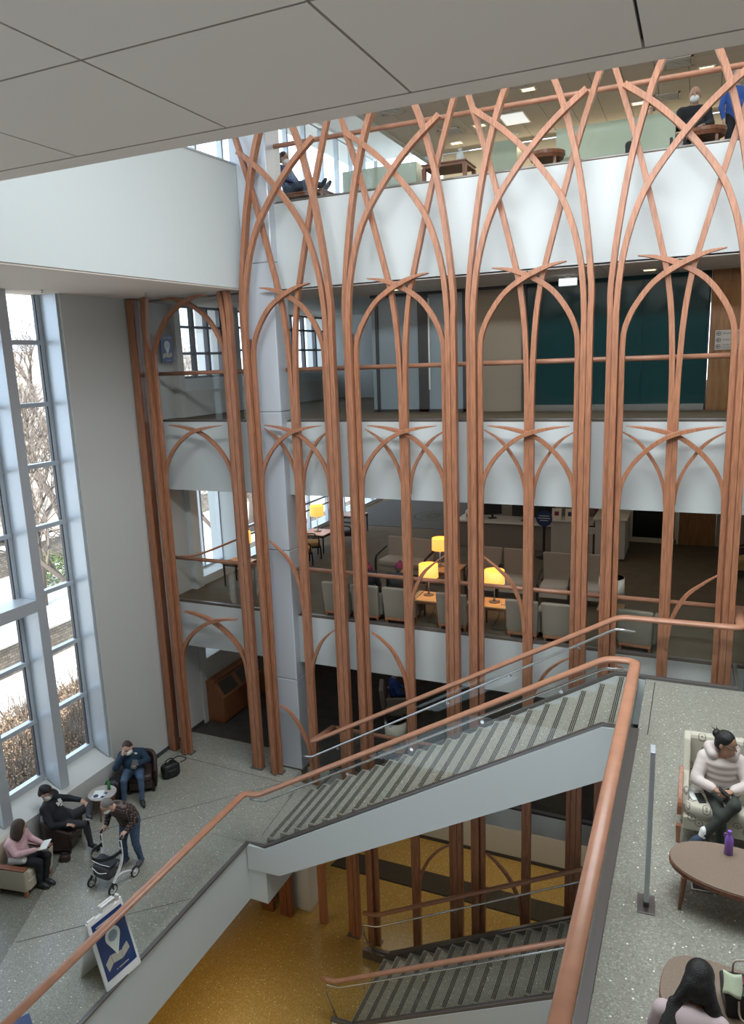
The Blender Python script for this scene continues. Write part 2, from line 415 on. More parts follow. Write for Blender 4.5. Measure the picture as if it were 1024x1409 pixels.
# ---- L3 left wall and windows, room end
b = MB(); b.use('grey_wall').box(-12.3, 14.5, L3, -11.4, 14.72, 14.48); b.use('white_wall').box(-12.3, 14.72, L3 + .62, -11.4, 16.5, 12.72); b.use('grey_wall').box(-12.3, 14.72, L3, -11.38, 22.6, L3 + .62)
b.use('grey_wall').box(-12.3, 16.5, L3, -11.4, 17.2, 14.48); b.use('white_wall').box(-12.3, 17.2, L3 + .6, -11.4, 22.6, 12.72)
struct('wall_left', b)
grid_window(9, -11.55, 14.75, 16.5, 12.72, 14.46, 3, (12.75, 13.32, 13.95, 14.43), w=.09)
grid_window(10, -11.6, 17.2, 22.6, 12.72, 14.46, 7, (12.75, 13.4, 14.0, 14.43), w=.09)
b = MB(); b.use('white_wall').box(-12.3, 22.6, L3, -6.9, 22.8, 14.48); struct('wall_back', b)
# ---- L3 corridor back wall: panels, beige wall, teal glass, wood
b = MB(); b.use('beige_wall').box(-4.75, 16.0, L3, -3.5, 16.15, 14.48); b.use('grey_panel').box(-7.0, 16.02, L3 + .02, -4.78, 16.12, 14.4)
b.use('dark_metal')
for x0, x1 in ((-6.9, -6.83), (-5.86, -5.62), (-4.82, -4.72), (-3.52, -3.42)): b.box(x0, 15.98, L3, x1, 16.14, 14.4)
b.box(-7.0, 15.97, 14.38, -3.42, 16.14, 14.46); b.box(-7, 15.98, L3, -4.75, 16.02, L3 + .06)
b.use('white_plastic').box(-5.62, 15.985, L3 + .5, -5.58, 15.999, 14.3)
b.use('steel').box(-3.45, 15.97, L3, .08, 16.04, L3 + .13)
b.use('dark_metal').box(-3.45, 16.08, L3, .11, 16.14, 14.48); b.use('panel_wood').box(.12, 15.9, L3, 7, 16.15, 14.48)  # dark backing added behind the teal glass to stop light leaking through its gaps
struct('wall_corridor', b)
b = MB(); b.use('teal_glass')
for x0, x1 in ((-3.42, -2.28), (-2.27, -1.12), (-1.11, .08)): b.box(x0, 16.02, L3 + .13, x1, 16.06, 14.48)
struct('window_11', b)
# ---- tiled ceilings beyond the lattice
def tiles(x0, x1, y0, y1, z, dx, dy, g=.012, m='ceiling_tile'):
    b = MB(); b.use(m); nx = round((x1 - x0) / dx); ny = max(1, round((y1 - y0) / dy))
    for i in range(nx):
        for j in range(ny):
            a = x0 + (x1 - x0) * i / nx; c = y0 + (y1 - y0) * j / ny
            b.box(a + g / 2, c + g / 2, z, a + (x1 - x0) / nx - g / 2, c + (y1 - y0) / ny - g / 2, z + .02)
    b.use('gap_dark').box(x0, y0, z + .022, x1, y1, z + .03)
    return struct('ceiling', b)
tiles(-11.4, 6.8, BY + .05, 15.95, 14.44, 1.2, 1.2)
tiles(-7.9, 6.8, BY + .3, 22.4, 18.9, .66, 1.32)
b = MB(); b.use('white_wall').box(-7.95, BY + .1, 18.96, 7, BY + .3, 20.5).box(-8.05, BY + .1, 18.88, -7.9, 27.3, 20.5); struct('wall_upper_beam', b)
# ---- L4 back wall and left glazing
mat('warm_wall', (.62, .50, .32), .6)
b = MB(); b.use('warm_wall').box(-7.3, 22.4, L4, 7, 22.6, 18.88).box(-7.3, 22.6, L4, -7.1, 27.4, 18.88).box(-11.6, 27.3, L4, -7.1, 27.5, 18.88); struct('wall_back', b)
b = MB(); b.use('window_metal')
for y in [1.2 + 1.15 * k for k in range(25)]: b.box(-11.75, y - .04, 16.14, -11.6, y + .04, 20.4)
for z in (16.2, 17.2, 20.35): b.box(-11.73, 1, z - .03, -11.62, 27.3, z + .03)
w = struct('window_12', b); MB().use('window_glass').box(-11.69, 1, 16.14, -11.68, 27.3, 20.4).build('pane', None, w)
light('cove_light', 'AREA', (-1, 22.15, 18.7), 60, (1, .8, .5), 12, .15, rot=(-.9, 0, 0))
# ---- L2 back: walls, door, glass partition
b = MB(); b.use('beige_wall').box(-11.4, 31.8, L2, -6.2, 32, 10.2); b.box(-6.4, 22.6, L2, -1.75, 22.8, 10.2); b.box(-6.4, 22.8, L2, -6.2, 31.8, 10.2); b.box(.62, 22.4, L2, 7, 22.6, 10.2)
b.use('cream_paint').box(-1.72, 22.38, L2, -1.62, 22.5, 10.2); b.box(-1.62, 22.38, L2, -.42, 22.5, L2 + .14); b.box(-.47, 22.38, L2, -.37, 22.5, 10.2)
struct('wall_back', b)
b = MB(); b.use('dark_glass').box(-1.62, 22.42, L2 + .14, -.47, 22.44, 10.2); b.use('dark_wall').box(-1.62, 22.46, L2 + .14, -.47, 22.48, 10.2); struct('window_13', b)
b = MB(); b.use('panel_wood').box(-.36, 22.4, L2, .6, 22.46, 9.75)
dr = struct('door_1', b); MB().use('dark_metal').box(-.1, 22.385, L2 + .95, .36, 22.399, 9.6).build('door_panel', None, dr); MB().use('dark_glass').box(-.06, 22.37, L2 + 1.0, .32, 22.384, 9.55).build('pane', None, dr)
b = MB(); b.use('beige_wall').box(-.4, 22.4, 9.75, .62, 22.6, 10.2); struct('wall_back', b)
# ------------------------------------------------------------------ the wooden lattice screen
LY = 13.12
def rib(b, pts, w, d, y, taper_end=0, straight_from=None, zmax=None, n=5):
    """pts (x,z) swept in the plane of the screen; w in plane, d through it"""
    P = catmull(pts, n)
    if straight_from is not None: P = [(P[0][0], straight_from)] + P
    if zmax:
        Q = []
        for p in P:
            if p[1] > zmax:
                a = Q[-1]; t = (zmax - a[1]) / (p[1] - a[1]); Q.append((a[0] + (p[0] - a[0]) * t, zmax)); break
            Q.append(p)
        P = Q
    m = len(P); v = []; f = []
    for i, (x, z) in enumerate(P):
        a = P[max(i - 1, 0)]; c = P[min(i + 1, m - 1)]; tx, tz = c[0] - a[0], c[1] - a[1]; l = math.hypot(tx, tz) or 1
        nx, nz = -tz / l, tx / l; s = 1
        if taper_end: s = min(1, .18 + (m - 1 - i) / (taper_end * m))
        h = w / 2 * s
        v += [(x + nx * h, y - d / 2, z + nz * h), (x - nx * h, y - d / 2, z - nz * h), (x - nx * h, y + d / 2, z - nz * h), (x + nx * h, y + d / 2, z + nz * h)]
    for i in range(m - 1):
        for q in range(4): f.append((i * 4 + q, i * 4 + (q + 1) % 4, i * 4 + 4 + (q + 1) % 4, i * 4 + 4 + q))
    f += [(3, 2, 1, 0), tuple((m - 1) * 4 + q for q in range(4))]
    return b.add(v, f)
A_ = [(-.07, 13.6), (-.075, 14.04), (0.0, 14.82), (.13, 15.71), (.26, 16.31), (.43, 16.91), (.6, 17.35), (.86, 17.95)]
B_ = [(.03, 13.6), (.055, 14.05), (.12, 14.55), (.27, 15.12), (.5, 15.62), (.95, 16.21), (1.40, 16.66), (1.9, 17.04)]
C_ = [(.135, 13.0), (.16, 13.33), (.30, 13.68), (.59, 14.06), (.98, 14.31), (1.33, 14.44), (1.62, 14.49)]
D_ = [(.14, 10.3), (.185, 10.75), (.37, 11.12), (.66, 11.42), (.96, 11.6), (1.34, 11.70), (1.72, 11.75)]
E_ = [(.14, 5.95), (.2, 6.44), (.45, 6.86), (.9, 7.20), (1.34, 7.36), (1.75, 7.41)]
def post(x, s, label, z0=0.0, z1=None, k=1.0, arcs='CD', mtl='cherry', only_base=False, top=13.6, boards=3):
    """bundled post: s=+1 when its arch springs to the right; k scales the span"""
    t = thing('lattice_post', label, 'lattice post', (x, LY, z0), group='wooden lattice posts')
    def part(name, bb): return bb.build(name, None, t, bevel=.006)
    def P(pts): return [(s * (u if abs(u) < .15 else .15 * (1 if u > 0 else -1) + (u - .15 * (1 if u > 0 else -1)) * k), z - z0) for u, z in pts]
    yo = -.045 if s > 0 else .045
    if only_base:
        for u, w, d, y in ((-.075, .095, .15, 0), (.03, .095, .17, -.01), (.14, .09, .12, .02))[:boards]:
            b = MB(); b.use(mtl).box(s * u - w / 2, y - d / 2, .03, s * u + w / 2, y + d / 2, top - z0); part('post_board', b)
        b = MB(); b.use('dark_cherry').box(-.13 if s > 0 else -.18, -.07, .0, (.18 if boards == 3 else .09) if s > 0 else .15, .08, top - z0 - .02)
        part('core', b); return t
    b = MB(); b.use(mtl); rib(b, P(A_), .095, .15, 0, straight_from=.03, zmax=z1 and z1 - z0); part('curved_rib', b)
    b = MB(); b.use(mtl); rib(b, P(B_), .095, .11, -.12 if s > 0 else -.03, straight_from=.03, zmax=z1 and z1 - z0); part('curved_rib', b)
    b = MB(); b.use(mtl); rib(b, P([(u, min(z, 14.42 if z1 else 99)) for u, z in C_]), .09, .085, yo, taper_end=.3, straight_from=.03); part('arch_rib', b)
    if 'D' in arcs: b = MB(); b.use(mtl); rib(b, P(D_), .075, .08, yo - .005, taper_end=.3); part('arch_rib', b)
    if 'E' in arcs: b = MB(); b.use(mtl); rib(b, P(E_), .085, .1, yo - .006, taper_end=.3); part('arch_rib', b)
    b = MB(); b.use('dark_cherry').box(-.04, -.06, 0, .04, .09, 13.5 - z0).box(s * .085 - .012, -.05, 0, s * .085 + .012, .07, 12.9 - z0); part('core', b)
    b = MB(); b.use('bronze_metal').box(min(-s * .125, s * .19), -.10, 0, max(-s * .125, s * .19), .095, .03); part('base_shoe', b)
    return t
S_ = [(.045, 11.0), (.045, 12.4), (.09, 13.45), (.17, 14.1), (.26, 14.5), (.44, 15.2), (.6, 15.8), (.74, 16.3), (.93, 16.9), (1.08, 17.35), (1.3, 17.95)]
SA_ = [(.07, 10.4), (.095, 10.66), (.2, 10.99), (.42, 11.34), (.6, 11.52), (.85, 11.67)]
SL_ = [(.06, 7.85), (.075, 8.08), (.14, 8.44), (.33, 8.83), (.58, 9.07), (.84, 9.27)]
SM_ = [(.06, 6.1), (.075, 6.31), (.13, 6.62), (.33, 7.05), (.58, 7.31), (.82, 7.46)]
SN_ = [(.06, 1.3), (.075, 1.6), (.13, 2.0), (.33, 2.45), (.58, 2.75), (.80, 2.92)]
SO_ = [(.06, 4.0), (.075, 4.35), (.13, 4.62), (.33, 5.0), (.58, 5.3), (.84, 5.45)]
def single(x, low, label, k=1.0, extra=None):
    t = thing('lattice_post', label, 'lattice post', (x, LY, 0), group='wooden lattice posts')
    for s in (-1, 1):
        b = MB(); b.use('cherry'); rib(b, [(s * (u if u < .1 else .1 + (u - .1) * k), z) for u, z in S_], .09, .11, .085, straight_from=0.0); b.build('curved_rib', None, t, bevel=.006)
        b = MB(); b.use('cherry'); rib(b, [(s * u * k, z) for u, z in SA_], .055, .07, .13, taper_end=.35); b.build('arch_rib', None, t, bevel=.004)
    for s, pts in low:
        b = MB(); b.use('cherry'); rib(b, [(s * (u if u < .1 else .1 + (u - .1) * k), z) for u, z in pts], .065, .08, .05 if s > 0 else .045, taper_end=.5); b.build('arch_rib', None, t, bevel=.004)
    return t
PX = dict(p1=-11.27, p2=-11.02, p3=-8.98, p4=-8.5, R1=-6.65, M2=-6.19, R2=-4.19, M3=-3.755, R3=-1.80, M4=-1.34, R4=.60, M5=1.06)
post(-11.40, 1, 'thick bundled wooden post set flush against the plain grey wall', L1, 14.48, .1, '', only_base=True, top=14.47, boards=2)
post(-11.03, 1, 'wooden lattice post nearest the plain grey wall with arches springing right', L1, 14.48, 1.02, 'DE')
post(-8.98, -1, 'wooden lattice post facing the wall arches, just left of the grey column', L1, 14.48, 1.02, 'DE')
post(-8.5, 1, 'wooden lattice post standing right against the front of the grey column', L1, None, .93, 'D')
single(-7.53, [(-1, SL_), (1, SM_), (-1, SO_)], 'single slender wooden post just right of the grey column', .93)
post(-6.65, -1, 'bundled wooden post closing the arch right of the grey column', 0, None, .93)
post(-6.19, 1, 'wooden post beside the beanie-wearing sitter, opening the loveseat arch', 0)
single(-5.16, [(1, SL_), (-1, SM_), (1, SN_)], 'single slender wooden post in front of the beige loveseat')
post(-4.19, -1, 'wooden post between the two glowing lamps, left one of its pair')
post(-3.755, 1, 'wooden post between the two glowing lamps, right one of its pair')
single(-2.76, [(-1, SL_), (1, SM_), (-1, SN_)], 'single slender wooden post in front of the round navy sign')
post(-1.80, -1, 'bundled wooden post in front of the reception desk end, left of its pair')
post(-1.34, 1, 'bundled wooden post in front of the unlit cream lamp shade')
single(-.38, [(1, SL_), (-1, SM_), (1, SN_)], 'single slender wooden post in front of the dark glass partition')
post(.60, -1, 'bundled wooden post at the right corner of the stair landing glass')
post(1.06, 1, 'wooden post at the far right edge beside the landing corner')
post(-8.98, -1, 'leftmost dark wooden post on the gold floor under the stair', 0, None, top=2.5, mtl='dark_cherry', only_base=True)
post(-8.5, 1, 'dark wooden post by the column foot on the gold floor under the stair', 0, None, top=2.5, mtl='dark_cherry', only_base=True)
# ------------------------------------------------------------------ guardrails and stairs
RP = [(.078 * math.cos(2 * PI * q / 14), .045 * math.sin(2 * PI * q / 14)) for q in range(14)]
def lerp(p, q, t): return tuple(a + (b - a) * t for a, b in zip(p, q))
def glass_run(t, path, h=1.0, seg=1.35, base='bronze_metal', shoe_h=.09, lift=.0, gl='glass', shoe=True):
    """glass panels standing along a polyline of floor points"""
    for p, q in zip(path[:-1], path[1:]):
        L = (Vector(q) - Vector(p)).length; hor = math.hypot(q[0] - p[0], q[1] - p[1])
        if hor < .05: continue
        n = max(1, round(L / seg)); nx, ny = -(q[1] - p[1]) / hor * .006, (q[0] - p[0]) / hor * .006
        for i in range(n):
            a = lerp(p, q, (i + .006) / n); c = lerp(p, q, (i + 1 - .006) / n)
            lo = [(a[0] - nx, a[1] - ny, a[2] + .02 + lift), (c[0] - nx, c[1] - ny, c[2] + .02 + lift), (c[0] + nx, c[1] + ny, c[2] + .02 + lift), (a[0] + nx, a[1] + ny, a[2] + .02 + lift)]
            hi = [(x, y, z - .02 - lift + h) for x, y, z in lo]
            MB().use(gl).hexa(lo, hi).build('glass_panel', None, t)
    if shoe:
        b = MB(); b.use(base).sweep(path, [(-.04, -.012), (.04, -.012), (.04, shoe_h), (-.04, shoe_h)]); b.build('base_channel', None, t, bevel=.006)
def guard(label, path, h=1.06, top=None, seg=1.35, shoe=True, r=.14, prof=None, shoe_h=.09, lift=0):
    t = thing('glass_guardrail', label, 'railing', path[0])
    o = Vector(path[0]); P = [tuple(Vector(p) - o) for p in path]
    top = [tuple(Vector(p) - o) for p in top] if top else [(x, y, z + h) for x, y, z in P]
    b = MB(); b.use('cherry_rail').sweep(arc_corner(top, r), prof or RP); b.build('handrail', None, t, smooth=True)
    glass_run(t, P, h - .045, seg, shoe=shoe, shoe_h=shoe_h, lift=lift)
    return t
RS = [(.05 * math.cos(2 * PI * q / 12), .045 * math.sin(2 * PI * q / 12)) for q in range(12)]
gy = BY + .07
guard('glass balcony railing with wooden rail along the top floor', [(-7.95, gy, L4), (3.5, gy, L4)], prof=RS, shoe_h=.03)
guard('glass balcony railing with wooden rail in front of teal glass corridor', [(-7.95, gy, L3), (3.5, gy, L3)], prof=RS, shoe_h=.03)
guard('short glass railing left of the column below the blue wall poster', [(-11.38, gy, L3), (-8.86, gy, L3)], prof=RS, shoe_h=.03)
guard('glass balcony railing with wooden rail in front of the lamp-lit lounge', [(-7.95, gy, L2), (.93, gy, L2)], prof=RS, shoe_h=.03)
guard('short glass railing left of the column at lounge level', [(-11.38, gy, L2), (-8.86, gy, L2)], prof=RS, shoe_h=.03)
guard('low glass railing behind the lattice at the dark lower lounge', [(-7.26, gy, L1), (3.5, gy, L1)], prof=RS, shoe_h=.03)
# near guard: hall edge, up the stair, along the landing towards the viewer
SX0, SX1, SYN, SYF = -7.30, -1.05, 10.70, 12.62
N = 21; RZ = (L2 - L1) / N; TR = (SX1 - SX0) / (N - 1)
guard('long glass guardrail with wooden handrail running from hall edge up stair to landing',
      [(-7.72, 2.5, L1), (-7.72, SYN, L1), (-7.36, SYN, L1), (SX1 - .05, SYN, L2), (-.66, SYN, L2), (-.66, 2.0, L2)],
      top=[(-7.72, 2.5, L1 + 1.07), (-7.72, SYN, L1 + 1.07), (-7.42, SYN, L1 + 1.09), (-1.07, SYN, L2 + 1.06), (-.66, SYN, L2 + 1.07), (-.66, 2.0, L2 + 1.07)], shoe_h=.025)
g = guard('glass guardrail with wooden handrail on the lattice side of the upper stair',
      [(-7.26, BY - .02, L1), (-7.26, SYF, L1), (SX1 - .05, SYF, L2), (.80, SYF, L2), (.80, BY + .05, L2)],
      top=[(-7.26, BY + .07, L1 + 1.07), (-7.26, SYF, L1 + 1.24), (-1.07, SYF, L2 + 1.05), (.80, SYF, L2 + 1.07), (.80, BY + .05, L2 + 1.07)], shoe_h=.05)
def steel_rail(t, o, path, nb=5):
    o = Vector(o); P = [Vector(p) - o for p in path]
    b = MB(); b.use('steel').tube(arc_corner(P, .05), .023, 8); b.build('steel_rail', None, t, smooth=True)
    a, c = P[1], P[-2]
    for k in range(nb):
        p = a + (c - a) * ((k + .5) / nb); s = 1 if path[0][1] < 11.5 else -1
        b = MB(); b.use('steel').tube([p, p + Vector((0, 0, -.07)), p + Vector((0, -s * .06, -.08))], .010, 6)
        b.lathe([(.03, -.006), (.03, .006)], p + Vector((0, -s * .062, -.08)), 12, M=Matrix.Rotation(PI / 2, 4, 'X')); b.build('rail_bracket', None, t, smooth=False)
nearg = [o for o in COL.objects if o.name.startswith('glass_guardrail') and 'long glass' in o.get('label', '')][0]
steel_rail(nearg, (-7.72, 2.5, L1), [(-7.66, SYN + .1, L1 + .90), (-7.34, SYN + .1, L1 + .92), (-1.1, SYN + .1, L2 + .86), (-.72, SYN + .1, L2 + .88)])
steel_rail(g, (-7.26, BY - .02, L1), [(-7.45, SYF - .09, L1 + .93), (-7.22, SYF - .09, L1 + .95), (-1.12, SYF - .09, L2 + .86), (-.80, SYF - .09, L2 + .85)])
def stair(label, x0, z0, n, tr, rz, yn, yf, fascia=True, tmat='terrazzo'):
    t = thing('staircase', label, 'stairs', (x0, yn, z0))
    w = yf - yn
    for i in range(n):
        b = MB(); b.use(tmat).box(i * tr, .05, i * rz + .004, (i + 1) * tr + .02, w - .05, (i + 1) * rz)
        td = b.build('tread', None, t)
        if i == n - 1: pass
        s = MB(); s.use('black')
        for k in range(3): s.box(i * tr + .025 + k * .028, .10, (i + 1) * rz - .002, i * tr + .041 + k * .028, w - .10, (i + 1) * rz + .003)
        s.build('nosing_strip', None, td)
    return t
up = stair('upper terrazzo staircase climbing right behind white stringer to the seating landing', SX0, L1, N, TR, RZ, SYN, SYF)
# stringers (white fascia) and soffit as parts of the stair
sl = (L2 - L1) / (SX1 - SX0)
def stringer(t, pts, y0, y1, m='white_wall', name='stringer'):
    b = MB(); b.use(m).prism(pts, y0, y1, lambda u, v, d: (u, d, v)); return b.build(name, None, t)
pts = [(-.42, -.02), (-.02, -.02), (SX1 - SX0 - .05, L2 - L1 - .02), (.44 + SX1 - SX0, L2 - L1 - .02), (.44 + SX1 - SX0, L2 - L1 - .86), (SX1 - SX0 + .05, L2 - L1 - .86), (.30, -.52), (-.42, -.56)]
stringer(up, pts, -.055, .055); stringer(up, pts, SYF - SYN - .05, SYF - SYN + .05)
soff = [(.30, -.50), (SX1 - SX0, L2 - L1 - .86), (SX1 - SX0, L2 - L1 - .5), (.30, -.10)]
stringer(up, soff, .056, SYF - SYN - .051, name='soffit')
low = stair('lower terrazzo staircase rising right from the gold ground floor', -5.72, 0, 20, TR, RZ, 10.78, 12.62)
sp = [(-.02, 0), (.25, 0), (TR * 20, RZ * 19.2), (TR * 20, RZ * 20.2), (0, .12), (-.02, .12)]
pts = [(-.35, .0), (TR * 20, 0.0), (TR * 20, RZ * 20), (.0, .16), (-.35, .16)]
stringer(low, pts, -.05, .04); stringer(low, [(-.52, 0), (TR * 20, 0), (TR * 20, RZ * 20 + .05), (.0, .21), (-.52, .21)], 1.80, 1.90, 'bronze_metal', 'kerb')
def lowguard(label, y, x0, steel_s):
    e = (-5.72 + TR * 18, y, RZ * 18.2)
    t = thing('glass_guardrail', label, 'railing', (x0, y, 0)); o = Vector((x0, y, 0))
    top = [(x0, y, 1.08), (x0 + .28, y, 1.10), (e[0], y, e[2] + 1.05)]
    b = MB(); b.use('cherry_rail').sweep(arc_corner([Vector(p) - o for p in top], .1), RS); b.build('handrail', None, t, smooth=True)
    P = [Vector(p) - o for p in ((x0 + .15, y, .16), (-5.62, y, .2), e)]
    glass_run(t, [tuple(p) for p in P], .92, 1.2, shoe_h=.06)
    b = MB(); b.use('steel').tube(arc_corner([Vector(p) - o for p in ((x0 + .30, y + steel_s, .0), (x0 + .02, y + steel_s, .62), (x0 + .0, y + steel_s, .86), (x0 + .35, y + steel_s, .90), (e[0], y + steel_s, e[2] + .86))], .1), .02, 8); b.build('steel_rail', None, t, smooth=True)
    for k in range(4):
        p = Vector(lerp((x0 + .5, y + steel_s, .98), (e[0], y + steel_s, e[2] + .86), (k + .3) / 4.5)) - o
        b = MB(); b.use('steel').tube([p, p + Vector((0, 0, -.07)), p + Vector((0, -steel_s * .8, -.08))], .01, 6).lathe([(.028, -.006), (.028, .006)], p + Vector((0, -steel_s * .8, -.08)), 10, M=Matrix.Rotation(PI / 2, 4, 'X')); b.build('rail_bracket', None, t)
    return t
lowguard('glass guardrail with wooden rail on the near side of the lower stair', 10.78, -6.26, .09)
lowguard('glass guardrail with wooden rail on the lattice side of the lower stair', 12.68, -6.22, -.09)
# metal grille plate set in the side of the lower stair
b = MB(); b.use('bronze_metal').box(0, -.012, 0, .3, 0, .05); o = b.build('step_light', None, None, bevel=.004, loc=(-2.95, 10.725, 1.05)); tag(o, 'small metal light plate on white side wall of the lower stair', 'light')
# ------------------------------------------------------------------ furniture
mat('beige_fabric', (.40, .355, .30), .9, bump=(300, .2)); mat('taupe_fabric', (.25, .222, .175), .9, bump=(300, .2))
mat('cream_leather', (.50, .44, .34), .55); mat('brown_leather', (.045, .028, .024), .45); mat('black_leather', (.02, .018, .018), .5)
mat('gold_fabric', (.42, .27, .10), .9); mat('pale_green_vinyl', (.40, .42, .30), .6)
mat('table_laminate', (.23, .17, .125), .4, noise=(90, .12)); mat('side_top', (.52, .33, .15), .35); mat('grey_laminate', (.42, .39, .36), .4)
mat('white_top', (.66, .62, .55), .4); mat('desk_front', (.22, .18, .15), .6); mat('desk_white', (.50, .46, .40), .6)
mat('shade_lit', (.85, .55, .2), .8, emit=(1, .46, .09), es=1.35); mat('shade_off', (.80, .76, .64), .8)
mat('navy', (.012, .03, .12), .5); mat('sign_blue', (.018, .046, .165), .4); mat('paper', (.75, .78, .74), .7); mat('text_dark', (.02, .02, .03), .6)
mat('green_bottle', (.05, .28, .08), .2); mat('purple_bottle', (.28, .13, .55), .25); mat('maroon', (.18, .02, .06), .8)
mat('lamp_on', (1, .9, .7), .5, emit=(1, .82, .5), es=1.7); mat('lamp_white', (1, 1, 1), .5, emit=(.88, .96, 1), es=.7)
m = mat('sofa_fabric', (.50, .46, .37), .9); t_ = m.node_tree; b_ = t_.nodes['Principled BSDF']
tc = t_.nodes.new('ShaderNodeTexCoord'); vo = t_.nodes.new('ShaderNodeTexVoronoi'); vo.voronoi_dimensions = '2D'; vo.inputs['Scale'].default_value = 6.0; vo.inputs['Randomness'].default_value = .75
wv = t_.nodes.new('ShaderNodeMath'); wv.operation = 'MULTIPLY'; wv.inputs[1].default_value = 34
sn = t_.nodes.new('ShaderNodeMath'); sn.operation = 'SINE'; rp = t_.nodes.new('ShaderNodeValToRGB'); ls = t_.nodes.new('ShaderNodeMath'); ls.operation = 'LESS_THAN'; ls.inputs[1].default_value = .33
ml_ = t_.nodes.new('ShaderNodeMath'); ml_.operation = 'MULTIPLY'
sx_ = t_.nodes.new('ShaderNodeSeparateXYZ'); ad_ = t_.nodes.new('ShaderNodeMath'); cb_ = t_.nodes.new('ShaderNodeCombineXYZ')
t_.links.new(tc.outputs['Object'], sx_.inputs[0]); t_.links.new(sx_.outputs[0], cb_.inputs[0]); t_.links.new(sx_.outputs[1], ad_.inputs[0]); t_.links.new(sx_.outputs[2], ad_.inputs[1]); t_.links.new(ad_.outputs[0], cb_.inputs[1])
t_.links.new(cb_.outputs[0], vo.inputs['Vector']); t_.links.new(vo.outputs['Distance'], wv.inputs[0]); t_.links.new(wv.outputs[0], sn.inputs[0])
t_.links.new(vo.outputs['Distance'], ls.inputs[0]); t_.links.new(sn.outputs[0], ml_.inputs[0]); t_.links.new(ls.outputs[0], ml_.inputs[1])
rp.color_ramp.elements[0].position = .2; rp.color_ramp.elements[0].color = (.50, .47, .38, 1); rp.color_ramp.elements[1].position = .5; rp.color_ramp.elements[1].color = (.24, .20, .17, 1)
t_.links.new(ml_.outputs[0], rp.inputs['Fac']); t_.links.new(rp.outputs['Color'], b_.inputs['Base Color'])

def RX(a): return Matrix.Rotation(a, 4, 'X')
def RY(a): return Matrix.Rotation(a, 4, 'Y')
def RZm(a): return Matrix.Rotation(a, 4, 'Z')
# --- block armchair with wooden plinth (faces +Y locally)
def block_chair(label, loc, rz, fab='taupe_fabric', w=.66, d=.72, group=None, hb=.82):
    t = thing('armchair', label, 'armchair', loc, rz, group); B = lambda n, b, bv=.02: b.build(n, None, t, bevel=bv)
    B('seat', MB().use(fab).cushion((0, .06, .37), w - .16, d - .16, .18, e=.25), 0)
    lo = [(-w / 2 + .03, -d / 2, .14), (w / 2 - .03, -d / 2, .14), (w / 2 - .03, -d / 2 + .14, .14), (-w / 2 + .03, -d / 2 + .14, .14)]
    hi = [(-w / 2 + .0, -d / 2 - .07, hb), (w / 2 - .0, -d / 2 - .07, hb), (w / 2 - .02, -d / 2 + .05, hb), (-w / 2 + .02, -d / 2 + .05, hb)]
    B('backrest', MB().use(fab).hexa(lo, hi), .03)
    for s in (-1, 1): B('arm', MB().use(fab).box(min(s * (w / 2 - .09), s * (w / 2 + .02)), -d / 2 + .12, .14, max(s * (w / 2 - .09), s * (w / 2 + .02)), d / 2, .58), .025)
    B('plinth', MB().use('cherry').box(-w / 2 + .04, -d / 2 + .0, .09, w / 2 - .04, d / 2 - .01, .155), .01)
    for sx in (-1, 1):
        for sy in (-1, 1): B('leg', MB().use('cherry').hexa([(sx * (w / 2 - .07) + a, sy * (d / 2 - .05) + c, 0) for a, c in ((-.018, -.018), (.018, -.018), (.018, .018), (-.018, .018))], [(sx * (w / 2 - .07) + a, sy * (d / 2 - .05) + c, .10) for a, c in ((-.026, -.026), (.026, -.026), (.026, .026), (-.026, .026))]), 0)
    return t
# --- open-arm lounge chair or loveseat
def arm_chair_wood(label, loc, rz, w=.66, d=.72, fab='beige_fabric', wd='black', name='lounge_chair', cat='chair', group=None, hb=1.0):
    t = thing(name, label, cat, loc, rz, group); B = lambda n, b, bv=.015, sm=False: b.build(n, None, t, bevel=bv, smooth=sm)
    B('seat', MB().use(fab).cushion((0, .04, .40), w - .10, d - .12, .17, e=.22), 0, True)
    B('seat_frame', MB().use(fab).box(-w / 2 + .05, -d / 2 + .08, .20, w / 2 - .05, d / 2 - .05, .33), .01)
    M = Matrix.Translation((0, -d / 2 + .10, .36)) @ RX(.17)
    b = MB().use(fab); n = 6
    b.hexa([M @ Vector(p) for p in ((-w / 2 + .06, -.06, 0), (w / 2 - .06, -.06, 0), (w / 2 - .06, .06, 0), (-w / 2 + .06, .06, 0))], [M @ Vector(p) for p in ((-w / 2 + .0, -.05, hb - .38), (w / 2 - .0, -.05, hb - .38), (w / 2 - .0, .03, hb - .38), (-w / 2 + .0, .03, hb - .38))])
    B('backrest', b, .03)
    for s in (-1, 1):
        x = s * (w / 2 - .015)
        b = MB().use(wd).sweep(catmull([(x, d / 2 - .04, .0), (x, d / 2 - .04, .36), (x, d / 2 - .07, .55), (x, d / 2 - .22, .62), (x, -d / 2 + .16, .70)], 4), [(-.02, -.024), (.02, -.024), (.02, .024), (-.02, .024)], up=(1, 0, 0)); B('arm_frame', b, .006)
        B('leg', MB().use(wd).sweep([(x, -d / 2 + .10, .45), (x, -d / 2 + .02, .0)], [(-.02, -.022), (.02, -.022), (.02, .022), (-.02, .022)], up=(1, 0, 0)), .004)
    return t
